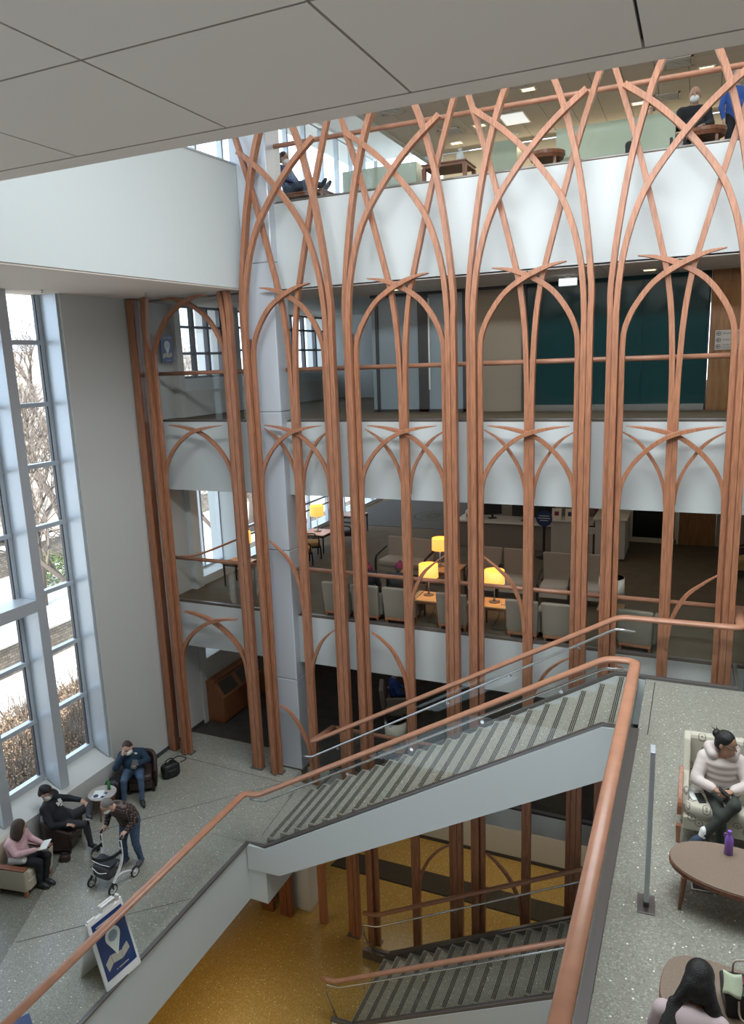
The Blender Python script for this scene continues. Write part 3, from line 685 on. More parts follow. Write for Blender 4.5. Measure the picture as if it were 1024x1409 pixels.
def side_table(label, loc, w=.6, d=.6, h=.55, top='side_top', leg='dark_cherry', rz=0, group=None, name='side_table', lr=.02):
    t = thing(name, label, 'table', loc, rz, group)
    MB().use(top).box(-w / 2, -d / 2, h - .03, w / 2, d / 2, h).build('tabletop', None, t, bevel=.006)
    MB().use(leg).box(-w / 2 + .02, -d / 2 + .02, h - .085, w / 2 - .02, d / 2 - .02, h - .031).build('apron', None, t, bevel=.004)
    for sx in (-1, 1):
        for sy in (-1, 1):
            x, y = sx * (w / 2 - .045), sy * (d / 2 - .045)
            MB().use(leg).hexa([(x - lr * .7, y - lr * .7, 0), (x + lr * .7, y - lr * .7, 0), (x + lr * .7, y + lr * .7, 0), (x - lr * .7, y + lr * .7, 0)], [(x - lr, y - lr, h - .08), (x + lr, y - lr, h - .08), (x + lr, y + lr, h - .08), (x - lr, y + lr, h - .08)]).build('leg', None, t)
    return t
def lamp(label, loc, lit=True, r=.2, hs=.27, h=.72, power=22):
    t = thing('table_lamp', label, 'lamp', loc)
    MB().use('bronze_metal').lathe([(.0, 0), (.115, 0), (.115, .015), (.03, .03), (.0, .03)], seg=24).build('base', None, t, smooth=False)
    MB().use('steel').lathe([(.035, .03), (.02, .06), (.012, .10), (.012, h - .08)], seg=12).build('stem', None, t, smooth=True)
    MB().use('shade_lit' if lit else 'shade_off').lathe([(r * .97, h), (r, h - hs), (r - .006, h - hs), (r * .97 - .006, h)], seg=32).build('lamp_shade', None, t, smooth=True)
    b = MB(); b.use('steel'); 
    for a in range(3): b.tube([(0, 0, h - .06), ((r - .01) * math.cos(a * 2.09), (r - .01) * math.sin(a * 2.09), h - .03)], .004, 5)
    b.build('shade_ring', None, t)
    if lit:
        MB().use('lamp_on').lathe([(.0, h - .19), (.03, h - .16), (.03, h - .12), (.0, h - .09)], seg=12).build('bulb', None, t, smooth=True)
        l = light('lamp_light', 'POINT', (loc[0], loc[1], loc[2] + h - .05), power, (1, .62, .25), .05)
    return t
# ---- lounge: front row of armchairs seen from behind, tables and lamps between them
F = L2
ax = [(-7.05, 14.05), (-6.38 + .02, 14.05), (-5.62, 14.05), (-4.42, 14.05), (-2.98, 14.05), (-2.28, 14.05)]
al = ['taupe armchair seen from behind, first right of the grey column', 'taupe armchair seen from behind, holding the left beanie-wearing sitter', 'taupe armchair seen from behind, left of the left lamp table',
      'taupe armchair seen from behind, between the two front lamp tables', 'taupe armchair seen from behind, right of the right lamp table', 'taupe armchair seen from behind, rightmost with a wooden arm between it and its neighbour']
for (x, y), l in zip(ax, al): block_chair(l, (x, y, F), 0, group='taupe armchairs along the lounge glass')
block_chair('pale taupe armchair behind the landing glass near the dark partition', (-.85, 14.1, F), -.1)
side_table('square wooden side table under the left glowing lamp by the lounge glass', (-5.03, 14.15, F), .56, .62, .55)
side_table('square wooden side table under the right glowing lamp by the lounge glass', (-3.62, 14.17, F), .62, .6, .55)
lamp('glowing drum lamp on the left side table by the lounge glass', (-5.10, 14.24, F + .55), h=.68, hs=.28, r=.21)
lamp('glowing drum lamp on the right side table by the lounge glass', (-3.66, 14.2, F + .55), h=.68, hs=.28, r=.21)
for k, (x, y) in enumerate(((-5.03, 14.15), (-3.62, 14.17))):
    b = MB().use('black').tube(catmull([(x, y + .05, F + .50), (x + .03, y + .16, F + .25), (x - .08, y + .2, F + .02), (x - .05, y - .1, F + .012), (x + .25, y - .12, F + .012)], 5), .006, 6); o = b.build('lamp_cord', None, smooth=True); tag(o, ('black lamp cord curling under the left lamp table', 'black lamp cord hanging under the right lamp table')[k], 'cord')
b = MB().use('maroon').box(-.07, -.05, 0, .07, .05, .012); b.use('paper').box(-.06, -.04, .0125, .06, .0, .016); o = b.build('leaflet', None, loc=(-3.42, 14.12, F + .551), rz=.2); tag(o, 'small red leaflet beside the lamp on the right side table', 'leaflet')
# ---- second row facing the hall
arm_chair_wood('beige upholstered loveseat with wooden arms in the middle of the lounge', (-6.72, 17.05, F), PI - .12, 1.42, .78, name='loveseat', cat='sofa', hb=.98)
rx = [(-4.44, 16.25), (-3.70, 16.25), (-2.76, 16.15), (-2.0, 16.2)]
rl = ['beige lounge chair facing the hall, first right of the rear lamp', 'beige lounge chair facing the hall, behind the right lamp', 'beige lounge chair with wooden arms in front of the round navy sign', 'beige lounge chair facing the hall, beside the unlit lamp']
for (x, y), l in zip(rx, rl): arm_chair_wood(l, (x, y, F), PI, .72, .74, hb=1.1, group='beige lounge chairs in the second row')
side_table('wooden side table under the rear glowing lamp beside the loveseat', (-5.42, 16.35, F), .82, .8, .55, top='table_wood')
lamp('glowing drum lamp on the rear table right of the loveseat', (-5.58, 16.45, F + .55), h=.70, hs=.29, r=.2)
side_table('low wooden side table carrying the unlit lamp by the lounge glass', (-1.42, 14.75, F), .5, .5, .5, top='table_wood')
lamp('unlit cream drum lamp right of the second row chairs', (-1.42, 14.75, F + .5), False, r=.25, hs=.36, h=.62)
# ---- lounge left: window seats
def wood_armchair(label, loc, rz, fab='gold_fabric', wd='black'):
    t = thing('wooden_armchair', label, 'chair', loc, rz, 'wooden armchairs by the lounge windows'); B = lambda n, b, bv=.006, sm=False: b.build(n, None, t, bevel=bv, smooth=sm)
    B('seat', MB().use(fab).cushion((0, .02, .43), .52, .52, .13, e=.35), 0, True)
    B('backrest', MB().use(fab).cushion((0, -.25, .76), .46, .10, .48, RX(.12), e=.4), 0, True)
    B('seat_frame', MB().use(wd).box(-.26, -.25, .33, .26, .26, .385))
    for s in (-1, 1):
        B('leg', MB().use(wd).sweep([(s * .25, .24, .38), (s * .25, .26, .15), (s * .25, .25, 0)], [(-.02, -.02), (.02, -.02), (.02, .02), (-.02, .02)], up=(1, 0, 0)))
        B('leg', MB().use(wd).sweep([(s * .24, -.24, .95), (s * .24, -.24, .4), (s * .24, -.32, 0)], [(-.02, -.02), (.02, -.02), (.02, .02), (-.02, .02)], up=(1, 0, 0)))
        B('arm', MB().use(wd).sweep(catmull([(s * .25, .20, .38), (s * .27, .20, .60), (s * .27, .05, .65), (s * .25, -.25, .66)], 4), [(-.018, -.018), (.018, -.018), (.018, .018), (-.018, .018)], up=(1, 0, 0)))
    return t
wood_armchair('gold-cushioned wooden armchair before the lounge window, nearest the column', (-9.95, 17.35, F), -.9)
wood_armchair('gold-cushioned wooden armchair tucked beside the window lamp table', (-10.05, 18.05, F), -.9)
wood_armchair('wooden armchair with a dark coat over it by the lounge window', (-9.75, 19.7, F), -1.2, 'dark_grey')
side_table('dark wooden table with glowing lamp by the lounge window', (-10.25, 18.9, F), .8, .8, .56, top='table_wood', leg='black')
lamp('glowing drum lamp on the dark table by the lounge window', (-10.3, 19.0, F + .56), h=.78, hs=.3, r=.21)
side_table('dark wooden console table at the far end of the lounge windows', (-10.3, 21.3, F), 1.0, .7, .62, top='table_wood', leg='black')
side_table('small dark side table beyond the arch left of the column', (-10.55, 15.2, F), .7, .6, .62, top='table_wood', leg='black')
lamp('glowing drum lamp beyond the arch left of the column', (-10.45, 15.35, F + .62), h=.74, hs=.28, r=.17)
block_chair('brown armchair beyond the arch left of the column', (-9.75, 15.5, F), PI / 2, 'taupe_fabric')
b = MB().use('cherry_rail').tube(arc_corner([(-11.38, 13.95, F + 1.0), (-11.2, 14.3, F + .95), (-11.2, 14.9, F + .93), (-11.2, 26, F + .93)], .15), .03, 8)
o = b.build('window_handrail', None, smooth=True); tag(o, 'wooden handrail running along the lounge windows', 'handrail')
b = MB().use('rug').box(-11.3, 22.4, F + .0015, -6.55, 31.0, F + .012); o = b.build('entrance_rug', None); tag(o, 'large dark entrance rug at the back of the lounge', 'rug')
b = MB().use('carpet_dark')
for r0, r1 in ((.62, .70), (.42, .46)): 
    n = 40; v = []; 
    for i in range(n): a = 2 * PI * i / n; v += [(r0 * math.cos(a), r0 * math.sin(a) * 1.2, 0), (r1 * math.cos(a), r1 * math.sin(a) * 1.2, 0)]
    b.add(v, [(2 * i, 2 * i + 1, (2 * i + 3) % (2 * n), (2 * i + 2) % (2 * n)) for i in range(n)])
for k in range(14):
    a = 2 * PI * k / 14; p = Vector((math.cos(a), math.sin(a) * 1.2, 0)); q = Vector((-p.y, p.x, 0)) * .05
    b.add([p * .12 + q, p * .40 + q * .6, p * .40 - q * .6, p * .12 - q], [(0, 1, 2, 3)])
o = b.build('rug_emblem', None, loc=(-8.5, 24.4, F + .0135)); o.parent = bpy.data.objects['entrance_rug']; 
# ---- reception desk
t = thing('reception_desk', 'long reception desk with pale counter behind the second row chairs', 'desk', (-5.0, 20.6, F))
MB().use('desk_front').box(-1.4, .0, .0, 1.35, .7, .74).build('body', None, t, bevel=.01)
MB().use('white_top').box(-1.45, -.08, .74, 1.35, .8, .80).build('countertop', None, t, bevel=.008)
MB().use('desk_white').box(1.36, -.15, 0, 2.5, .7, .92).build('end_panel', None, t, bevel=.01)
MB().use('white_top').box(1.30, -.2, .92, 2.0, .3, .96).build('raised_shelf', None, t, bevel=.005)
MB().use('white_top').box(1.37, .705, .74, 2.5, 1.0, .80).build('countertop', None, t, bevel=.005)
t = thing('reception_counter', 'white block counter at the right end of reception', 'desk', (-1.95, 20.05, F))
MB().use('desk_white').box(-.45, 0, 0.06, .32, 1.5, 1.12).build('body', None, t, bevel=.01); MB().use('dark_grey').box(-.43, .03, 0, .3, 1.4, .06).build('plinth', None, t); MB().use('cream_paint').box(-.5, -.05, 1.12, .37, 1.55, 1.17).build('countertop', None, t, bevel=.008)
def monitor(label, loc, rz, w=.55, h=.34):
    t = thing('monitor', label, 'monitor', loc, rz)
    MB().use('black').box(-w / 2, -.02, .12, w / 2, .03, .12 + h).build('screen', None, t, bevel=.006); MB().use('black').box(-.03, .0, .015, .03, .04, .13).build('stand', None, t); MB().use('black').box(-.12, -.08, 0, .12, .12, .015).build('base', None, t)
monitor('black monitor on the reception desk, left of the printer', (-5.45, 20.95, F + .80), .5)
monitor('wide black monitor back in the middle of the reception desk', (-4.45, 20.85, F + .80), -.1, .8, .42)
monitor('small black monitor beside the wide one on reception desk', (-3.78, 20.95, F + .80), .2, .3, .36)
t = thing('printer', 'grey and white printer at the left end of reception desk', 'printer', (-6.0, 20.95, F + .80), .1)
MB().use('white_plastic').box(-.25, -.2, 0, .25, .2, .22).build('body', None, t, bevel=.02); MB().use('dark_grey').box(-.2, -.22, .06, .2, -.199, .14).build('paper_tray', None, t); MB().use('grey_panel').hexa([(-.2, -.1, .22), (.2, -.1, .22), (.2, .15, .22), (-.2, .15, .22)], [(-.2, .08, .38), (.2, .08, .38), (.2, .15, .38), (-.2, .15, .38)]).build('lid', None, t, bevel=.01)
t = thing('telephone', 'black desk telephone on the reception desk right of the navy sign', 'telephone', (-2.8, 20.75, F + .92)); MB().use('black').hexa([(-.12, -.1, 0), (.12, -.1, 0), (.12, .1, 0), (-.12, .1, 0)], [(-.11, -.08, .03), (.11, -.08, .03), (.11, .1, .09), (-.11, .1, .09)]).build('body', None, t, bevel=.005); MB().use('black').tube([(-.09, -.06, .07), (-.09, .0, .1), (-.09, .08, .12)], .02, 8).build('handset', None, t)
for k, x in enumerate((-3.52, -3.15)):
    t = thing('picture_frame', ('small framed card on the reception shelf, left one', 'small framed card with dark emblem on the reception shelf, right one')[k], 'picture frame', (x, 20.6, F + .96), .05)
    M = RX(-.2); b = MB().use('cream_paint').box(-.13, -.01, 0, .13, .01, .30, M); b.build('frame', None, t, bevel=.004); MB().use(('maroon', 'navy')[k]).box(-.06, -.014, .09, .06, -.011, .21, M).build('picture', None, t)
b = MB().use('paper').box(0, -.004, 0, .34, 0, .24); o = b.build('notice', None, loc=(-2.75, 20.44, F + .62)); tag(o, 'white notice sheet on the pale reception end panel', 'notice')
b = MB().use('text_dark').box(.0, -.006, .19, .34, -.0045, .235)
for i in range(3):
    for j in range(5): b.box(.04 + .06 * j, -.006, .03 + .05 * i, .08 + .06 * j, -.0045, .05 + .05 * i)
c = b.build('print', None, o)
t = thing('sign_stand', 'round navy sign on a black pole in front of reception', 'sign', (-3.72, 19.85, F))
MB().use('black').lathe([(.0, 0), (.2, 0), (.2, .02), (.03, .04), (.0, .04)], seg=24).build('base', None, t); MB().use('black').box(-.035, -.012, .03, .035, .012, 1.05).build('pole', None, t)
MB().use('navy').lathe([(.0, -.012), (.22, -.012), (.22, .012), (.0, .012)], (0, -.02, 1.12), 32, M=RX(PI / 2)).build('sign_disc', None, t)
b = MB().use('paper')
for i, w in ((0, .14), (1, .17), (2, .11)): b.box(-w, -.036, 1.19 - .065 * i, w, -.0335, 1.205 - .065 * i)
b.build('lettering', None, t)
arm_chair_wood('dark-armed chair half hidden at the right edge of the lounge', (1.15, 19.6, F), PI / 2 + .2, .7, .7, fab='gold_fabric')
# ---- lower lounge (L1)
t = thing('display_cabinet', 'dark wooden cabinet with sloped glass display top against the left wall', 'cabinet', (-11.48, 14.62, L1))
fr = lambda u, v, d: (u, d, v)
MB().use('cabinet_wood').prism([(0, .06), (.52, .06), (.52, .72), (.22, 1.12), (.0, 1.12)], 0, 2.6, fr).build('body', None, t, bevel=.008)
MB().use('cabinet_wood').prism([(-.0, 1.12), (.27, 1.12), (.27, 1.16), (-.0, 1.16)], -.03, 2.63, fr).build('top', None, t, bevel=.006)
MB().use('dark_cherry').box(.03, .02, 0, .47, 2.58, .06).build('plinth', None, t)
for k in range(3):
    y = .12 + .83 * k
    q = [(.485, y, .775), (.485, y + .62, .775), (.265, y + .62, 1.07), (.265, y, 1.07)]
    MB().use('dark_glass').add(q + [(a + .01, b_, c + .008) for a, b_, c in q], [(0, 1, 2, 3), (7, 6, 5, 4), (0, 4, 5, 1), (1, 5, 6, 2), (2, 6, 7, 3), (3, 7, 4, 0)]).build('display_glass', None, t)
    MB().use('cabinet_wood').box(.521, .06 + .85 * k, .1, .53, .82 + .85 * k, .68).build('door', None, t, bevel=.003)
block_chair('tan armchair with a person in blue, in the dark lower lounge', (-6.95, 16.75, L1), -1.2, 'beige_fabric', .74, .8)
side_table('low table in the dark lower lounge carrying an unlit lamp', (-6.1, 14.55, L1), .5, .5, .35, top='table_wood')
lamp('unlit cream drum lamp in the dark lower lounge seen above the stair rail', (-6.1, 14.55, L1 + .35), False, r=.26, hs=.40, h=.66)
b = MB().use('mat_fibre').hexa([(-8.3, 15.05, .001), (-1.0, 15.05, .001), (-1.0, 15.75, .001), (-8.15, 15.75, .001)], [(-8.28, 15.07, .03), (-1.0, 15.07, .03), (-1.0, 15.73, .03), (-8.14, 15.73, .03)])
o = b.build('entrance_mat', None); tag(o, 'long dark entrance mat across the gold ground floor', 'mat')
# ---- top floor (L4)
F = L4
t = side_table('heavy square wooden table with a water bottle by the top floor glass', (-4.95, 15.6, F), .95, .75, .72, top='dark_cherry', leg='dark_cherry', lr=.04)
def jug(label, loc, m, r=.05, h=.2, capm='white_plastic'):
    t = thing('bottle', label, 'bottle', loc)
    MB().use(m).lathe([(0, 0), (r, 0), (r, h * .62), (r * .75, h * .74), (r * .42, h * .84), (r * .42, h * .9), (0, h * .9)], seg=18).build('body', None, t, smooth=True)
    MB().use(capm).lathe([(0, h * .9), (r * .48, h * .9), (r * .48, h), (0, h)], seg=14).build('cap', None, t); return t
frosted('clear_plastic', (.7, .8, .85), .55)
jug('clear plastic bottle standing on the top floor table', (-4.72, 15.62, F + .72), 'clear_plastic', .07, .3)
def booth(label, x0, x1, y, z1, d=.5):
    t = thing('booth_screen', label, 'booth', (x0, y, F))
    w = x1 - x0
    MB().use('green_glass').box(0, 0, .1, w, .025, z1).build('back_panel', None, t, bevel=.004); MB().use('green_glass').box(w - .025, .03, .1, w, d, z1).build('side_panel', None, t, bevel=.004)
    MB().use('pale_green_vinyl').cushion((w / 2, .28, .42), w - .08, .46, .16, e=.25).build('seat', None, t, smooth=True); MB().use('pale_green_vinyl').box(.04, .05, .0, w - .04, .45, .34).build('base', None, t, bevel=.01)
booth('long pale green glass booth screen in front of the masked man', -2.72, -.62, 15.25, 1.0)
booth('narrow pale green glass booth screen right of the wooden table', -4.2, -3.62, 15.9, 1.12)
booth('pale green booth seat near the windows on the top floor', -7.3, -5.6, 15.4, .85)
for l, x, y in (('round dark wooden table between two booth screens', -2.81, 14.84), ('round dark wooden table in front of the masked man', -.12, 14.85)):
    t = thing('round_table', l, 'table', (x, y, F)); MB().use('dark_cherry').lathe([(0, .44), (.33, .44), (.33, .50), (.0, .50)], seg=28).build('tabletop', None, t)
    MB().use('dark_cherry').lathe([(.30, .38), (.32, .44), (.0, .44)], seg=24).build('apron', None, t)
    for k in range(4): a = PI / 4 + k * PI / 2; MB().use('dark_cherry').box(.25 * math.cos(a) - .025, .25 * math.sin(a) - .025, 0, .25 * math.cos(a) + .025, .25 * math.sin(a) + .025, .40).build('leg', None, t)
t = side_table('low wooden window bench with a resting person on it', (-7.6, 14.35, F), 1.0, .62, .26, top='dark_cherry', leg='dark_cherry', name='bench'); t['category'] = 'bench'
cl = [(-3.9, 18.28), (-7.05, 17.0), (-5.6, 20.3), (-4.0, 15.6), (-.2, 18.94), (-2.2, 17.2), (-1.7, 20.6), (-6.6, 21.5)]
cn = ['above the long booth screen', 'nearest the windows', 'left of the white ceiling panel', 'just behind the wooden handrail', 'above the person in blue', 'between the vents', 'far right toward the glowing cove', 'far back above the table']
for (x, y), n in zip(cl, cn):
    t = thing('ceiling_light', 'small lit rectangular ceiling light on the top floor, ' + n, 'ceiling light', (x, y, 18.9)); MB().use('lamp_on').box(-.14, -.09, -.012, .14, .09, -.004).build('diffuser', None, t); MB().use('white_plastic').box(-.18, -.13, -.008, .18, .13, -.0005).build('frame', None, t)
def vent(label, loc, w=.6, d=.6):
    t = thing('ceiling_vent', label, 'vent', loc); b = MB().use('dark_grey').box(-w / 2 + .03, -d / 2 + .03, -.006, w / 2 - .03, d / 2 - .03, -.001); b.build('backing', None, t)
    b = MB().use('ceiling_tile'); 
    for a in (0, 1, 2, 3):
        pass
    b.box(-w / 2, -d / 2, -.015, w / 2, -d / 2 + .05, -.001).box(-w / 2, d / 2 - .05, -.015, w / 2, d / 2, -.001).box(-w / 2, -d / 2, -.015, -w / 2 + .05, d / 2, -.001).box(w / 2 - .05, -d / 2, -.015, w / 2, d / 2, -.001).build('frame', None, t)
    b = MB().use('ceiling_tile')
    for k in range(6): y = -d / 2 + .09 + k * (d - .18) / 5; b.box(-w / 2 + .06, y - .015, -.02, w / 2 - .06, y + .015, -.008)
    b.build('slats', None, t)
vent('square ceiling air vent near the top floor windows', (-7.2, 18.0, 18.9)); vent('square ceiling air vent above the masked man', (-.75, 18.3, 18.9)); vent('square ceiling air vent just over the masked man', (-1.05, 20.5, 18.9)); vent('round-looking dark ceiling vent above the wooden table', (-6.4, 20.4, 18.9))
t = thing('ceiling_panel_light', 'bright white rectangular panel light on the top floor ceiling', 'ceiling light', (-4.66, 20.2, 18.9)); MB().use('lamp_white').box(-.3, -.45, -.012, .3, .45, -.006).build('diffuser', None, t); MB().use('white_plastic').box(-.34, -.49, -.009, .34, .49, -.0005).build('frame', None, t)
t = thing('smoke_detector', 'round white smoke detector on the top floor ceiling', 'smoke detector', (-5.0, 21.5, 18.9)); MB().use('white_plastic').lathe([(0, -.05), (.08, -.05), (.14, -.02), (.15, -.001), (0, -.001)], seg=20).build('body', None, t, smooth=True)
# ---- L3 corridor: downlights, exit sign, directory, poster
for l, x, y in (('square warm downlight in the corridor ceiling left of centre', -6.05, 15.0), ('square warm downlight in the corridor ceiling at far left', -8.9, 15.2), ('square warm downlight in front of the teal glass', -.95, 15.0)):
    t = thing('downlight', l, 'ceiling light', (x, y, 14.44)); MB().use('lamp_on').box(-.1, -.1, -.014, .1, .1, -.006).build('diffuser', None, t); MB().use('white_plastic').box(-.14, -.14, -.01, .14, .14, -.0005).build('frame', None, t)
t = thing('exit_sign', 'white box sign hanging from the corridor ceiling before teal glass', 'sign', (-2.4, 14.9, 14.34)); MB().use('lamp_white').box(-.17, -.03, -.09, .17, .03, .05).build('body', None, t, bevel=.01); MB().use('white_plastic').box(-.05, -.02, .05, .05, .02, .099).build('bracket', None, t)
t = thing('directory_sign', 'grey wayfinding sign with three arrows on the wood corridor wall', 'sign', (.22, 15.895, 12.95))
MB().use('desk_white').box(0, -.012, 0, .52, 0, .37).build('panel', None, t, bevel=.003)
M = Matrix.Translation((0, -.0135, 0)) @ RX(PI / 2)
for k, lines in enumerate((('Breast Imaging',), ('Duke Clinic',), ('Duke Medicine', 'Circle Parking'))):
    z = .31 - .12 * k
    n = 20; v = []
    for i in range(n): a = 2 * PI * i / n; v += [(.06 + .032 * math.cos(a), -.014, z - .005 + .032 * math.sin(a)), (.06 + .042 * math.cos(a), -.014, z - .005 + .042 * math.sin(a))]
    b = MB().use('text_dark').add(v, [(2 * i, 2 * i + 1, (2 * i + 3) % (2 * n), (2 * i + 2) % (2 * n)) for i in range(n)])
    b.add([(.035, -.014, z - .005), (.06, -.014, z + .018), (.06, -.014, z - .028)], [(0, 1, 2)]).add([(.06, -.014, z + .002), (.082, -.014, z + .002), (.082, -.014, z - .012), (.06, -.014, z - .012)], [(0, 1, 2, 3)])
    b.build('arrow', None, t)
    for j, s in enumerate(lines):
        zz = z - .018 + (.024 if len(lines) > 1 else 0) - .05 * j
        text_mesh('lettering', s, .052, 'text_dark', t, Matrix.Translation((.135, -.0135, zz)) @ RX(PI / 2))
MB().use('text_dark').box(.112, -.0145, .02, .115, -.0125, .35).build('divider', None, t)
def pin_shape(b, cx, cz, r, y, flip=1):
    n = 22; pts = [(cx + r * math.sin(a), cz + r * math.cos(a)) for a in [(-2.15 + 4.3 * i / n) for i in range(n + 1)]] + [(cx, cz - 2.35 * r)]
    b.add([(u, y, w) for u, w in pts], [tuple(range(len(pts)))])
def poster_art(t, w, h, M=None, y=-.006):
    def put(n, b):
        o = b.build(n, None, t); 
        if M: o.data.transform(M)
    b = MB().use('desk_white')
    b.add([(w * .12, y, h * .12), (w * .3, y, h * .2), (w * .28, y, h * .36), (w * .08, y, h * .27)], [(0, 1, 2, 3)]); b.add([(w * .31, y, h * .2), (w * .6, y, h * .16), (w * .63, y, h * .30), (w * .29, y, h * .35)], [(0, 1, 2, 3)]); b.add([(w * .61, y, h * .16), (w * .88, y, h * .24), (w * .84, y, h * .37), (w * .64, y, h * .31)], [(0, 1, 2, 3)]); put('map', b)
    b = MB().use('paper'); pin_shape(b, w * .5, h * .62, w * .24, y - .002); put('map_pin', b)
    b = MB().use('grey_panel'); n = 20; b.add([(w * .5 + w * .15 * math.cos(2 * PI * i / n), y - .004, h * .62 + w * .15 * math.sin(2 * PI * i / n)) for i in range(n)], [tuple(range(n))]); put('pin_centre', b)
    b = MB().use('desk_white'); b.box(w * .1, y, h * .90, w * .9, y + .001, h * .925).box(w * .22, y, h * .85, w * .8, y + .001, h * .868).box(w * .42, y, h * .055, w * .75, y + .001, h * .075)
    b.lathe([(0, 0), (w * .025, 0)], (w * .36, y, h * .066), 10, M=RX(PI / 2)); put('lettering', b)
t = thing('wall_poster', 'blue poster with white map pin on the wall left of the column', 'poster', (-11.39, 13.92, 13.12), PI / 2)
MB().use('sign_blue').box(0, -.01, 0, .42, 0, .62).build('sheet', None, t); poster_art(t, .42, .62, y=-.014)
# ------------------------------------------------------------------ hall level and landing furniture
F = L1
def tub_chair(label, loc, rz, fab, foot, trim=None, w=.72, d=.68, hb=.70):
    t = thing('tub_chair', label, 'armchair', loc, rz); n = 28
    # curved shell: U-shaped wall, open to +Y
    path = []
    for i in range(n + 1):
        a = PI + PI * i / n; path.append((w / 2 * math.cos(a), -.02 + (d / 2) * math.sin(a)))
    path = [(-w / 2, d / 2 - .04)] + path + [(w / 2, d / 2 - .04)]
    b = MB().use(fab); v = []; m = len(path)
    for i, (x, y) in enumerate(path):
        s = max(0, min(1, (.26 - y) / .5)); top = .50 + (hb - .50) * s; k = .80
        v += [(x * .93, y * .93, .11), (x, y, top - .03), (x * .97, y * .97, top), (x * k, y * k + .0, top), (x * (k - .03), y * (k - .03), top - .03), (x * .74, y * .74, .11)]
    f = [(i * 6 + q, i * 6 + (q + 1) % 6, i * 6 + 6 + (q + 1) % 6, i * 6 + 6 + q) for i in range(m - 1) for q in range(6)] + [(5, 4, 3, 2, 1, 0), tuple((m - 1) * 6 + q for q in range(6))]
    b.add(v, f).build('shell', None, t, smooth=False, bevel=.012)
    MB().use(fab).cushion((0, .03, .36), w * .72, d * .86, .16, e=.3).build('seat', None, t, smooth=True)
    MB().use(fab).box(-w * .35, -d * .3, .11, w * .35, d * .44, .29).build('base', None, t, bevel=.015)
    if trim:
        for s in (-1, 1): MB().use(trim).box(s * w * .445 - .05, -.02, .502, s * w * .445 + .05, d / 2 - .05, .53).build('arm_cap', None, t, bevel=.008)
    for sx in (-1, 1):
        for sy in (-1, 1): MB().use(foot).box(sx * w * .36 - .028, sy * d * .34 - .028, 0, sx * w * .36 + .028, sy * d * .34 + .028, .112).build('foot', None, t, bevel=.004)
    return t
def square_chair(label, loc, rz, fab, trim, foot, w=.80, d=.78, hb=.80, ha=.56):
    t = thing('lounge_armchair', label, 'armchair', loc, rz); B = lambda n, b, bv=.03: b.build(n, None, t, bevel=bv)
    B('seat', MB().use(fab).cushion((0, .04, .36), w - .24, d - .16, .18, e=.25), 0)
    B('backrest', MB().use(fab).hexa([(-w / 2 + .02, -d / 2, .12), (w / 2 - .02, -d / 2, .12), (w / 2 - .02, -d / 2 + .17, .12), (-w / 2 + .02, -d / 2 + .17, .12)], [(-w / 2 + .04, -d / 2 - .08, hb), (w / 2 - .04, -d / 2 - .08, hb), (w / 2 - .06, -d / 2 + .04, hb), (-w / 2 + .06, -d / 2 + .04, hb)]))
    for s in (-1, 1):
        B('arm', MB().use(fab).hexa([(s * (w / 2 - .08) - .05, -d / 2 + .1, .12), (s * (w / 2 - .08) + .05, -d / 2 + .1, .12), (s * (w / 2 - .08) + .05, d / 2 - .04, .12), (s * (w / 2 - .08) - .05, d / 2 - .04, .12)], [(s * (w / 2 - .05) - .055, -d / 2 + .06, ha), (s * (w / 2 - .05) + .055, -d / 2 + .06, ha), (s * (w / 2 - .05) + .055, d / 2, ha), (s * (w / 2 - .05) - .055, d / 2, ha)]))
        B('arm_cap', MB().use(trim).box(s * (w / 2 - .05) - .055, -d / 2 + .12, ha, s * (w / 2 - .05) + .055, d / 2 - .01, ha + .03), .008)
    B('base', MB().use(fab).box(-w / 2 + .1, -d / 2 + .1, .12, w / 2 - .1, d / 2 - .03, .30), .01)
    for sx in (-1, 1):
        for sy in (-1, 1): B('foot', MB().use(foot).box(sx * (w / 2 - .08) - .03, sy * (d / 2 - .09) - .03, 0, sx * (w / 2 - .08) + .03, sy * (d / 2 - .09) + .03, .125), .004)
    return t
square_chair('cream armchair with wooden arm caps under the woman in pink', (-10.96, 8.22, F), -PI / 2 + .18, 'cream_leather', 'dark_cherry', 'cherry')
tub_chair('dark brown leather tub chair under the man in black cap', (-11.13, 9.30, F), -PI / 2 + .42, 'brown_leather', 'black')
tub_chair('dark leather tub chair by the grey wall under the navy hoodie', (-11.04, 11.52, F), PI + .62, 'brown_leather', 'black', hb=.76)
t = thing('round_side_table', 'small round wooden table with bottle and papers between two dark chairs', 'table', (-11.1, 10.40, F))
MB().use('grey_laminate').lathe([(0, .485), (.285, .485), (.29, .495), (.285, .51), (0, .51)], seg=36).build('tabletop', None, t)
MB().use('dark_cherry').lathe([(.25, .40), (.28, .484), (.24, .484), (.22, .40)], seg=30).build('apron', None, t)
for k in range(4):
    a = .5 + k * PI / 2; c, s = math.cos(a), math.sin(a)
    MB().use('dark_cherry').tube([(.21 * c, .21 * s, .45), (.27 * c, .27 * s, 0)], .024, 6, taper=[1, .7]).build('leg', None, t)
jug('green plastic bottle on the small round table', (-11.05, 10.55, F + .511), 'green_bottle', .035, .24, 'green_bottle')
b = MB().use('paper').box(-.1, -.14, 0, .1, .14, .004); o = b.build('paper_sheet', None, loc=(-11.13, 10.32, F + .511), rz=.5); tag(o, 'white papers lying on the small round table', 'paper')
b = MB().use('sign_blue').box(-.03, -.1, 0, .03, .1, .006); b.use('paper').box(-.028, -.03, .0062, .028, .03, .007); o = b.build('booklet', None, loc=(-10.99, 10.34, F + .511), rz=.2); tag(o, 'narrow blue booklet on the small round table', 'booklet')
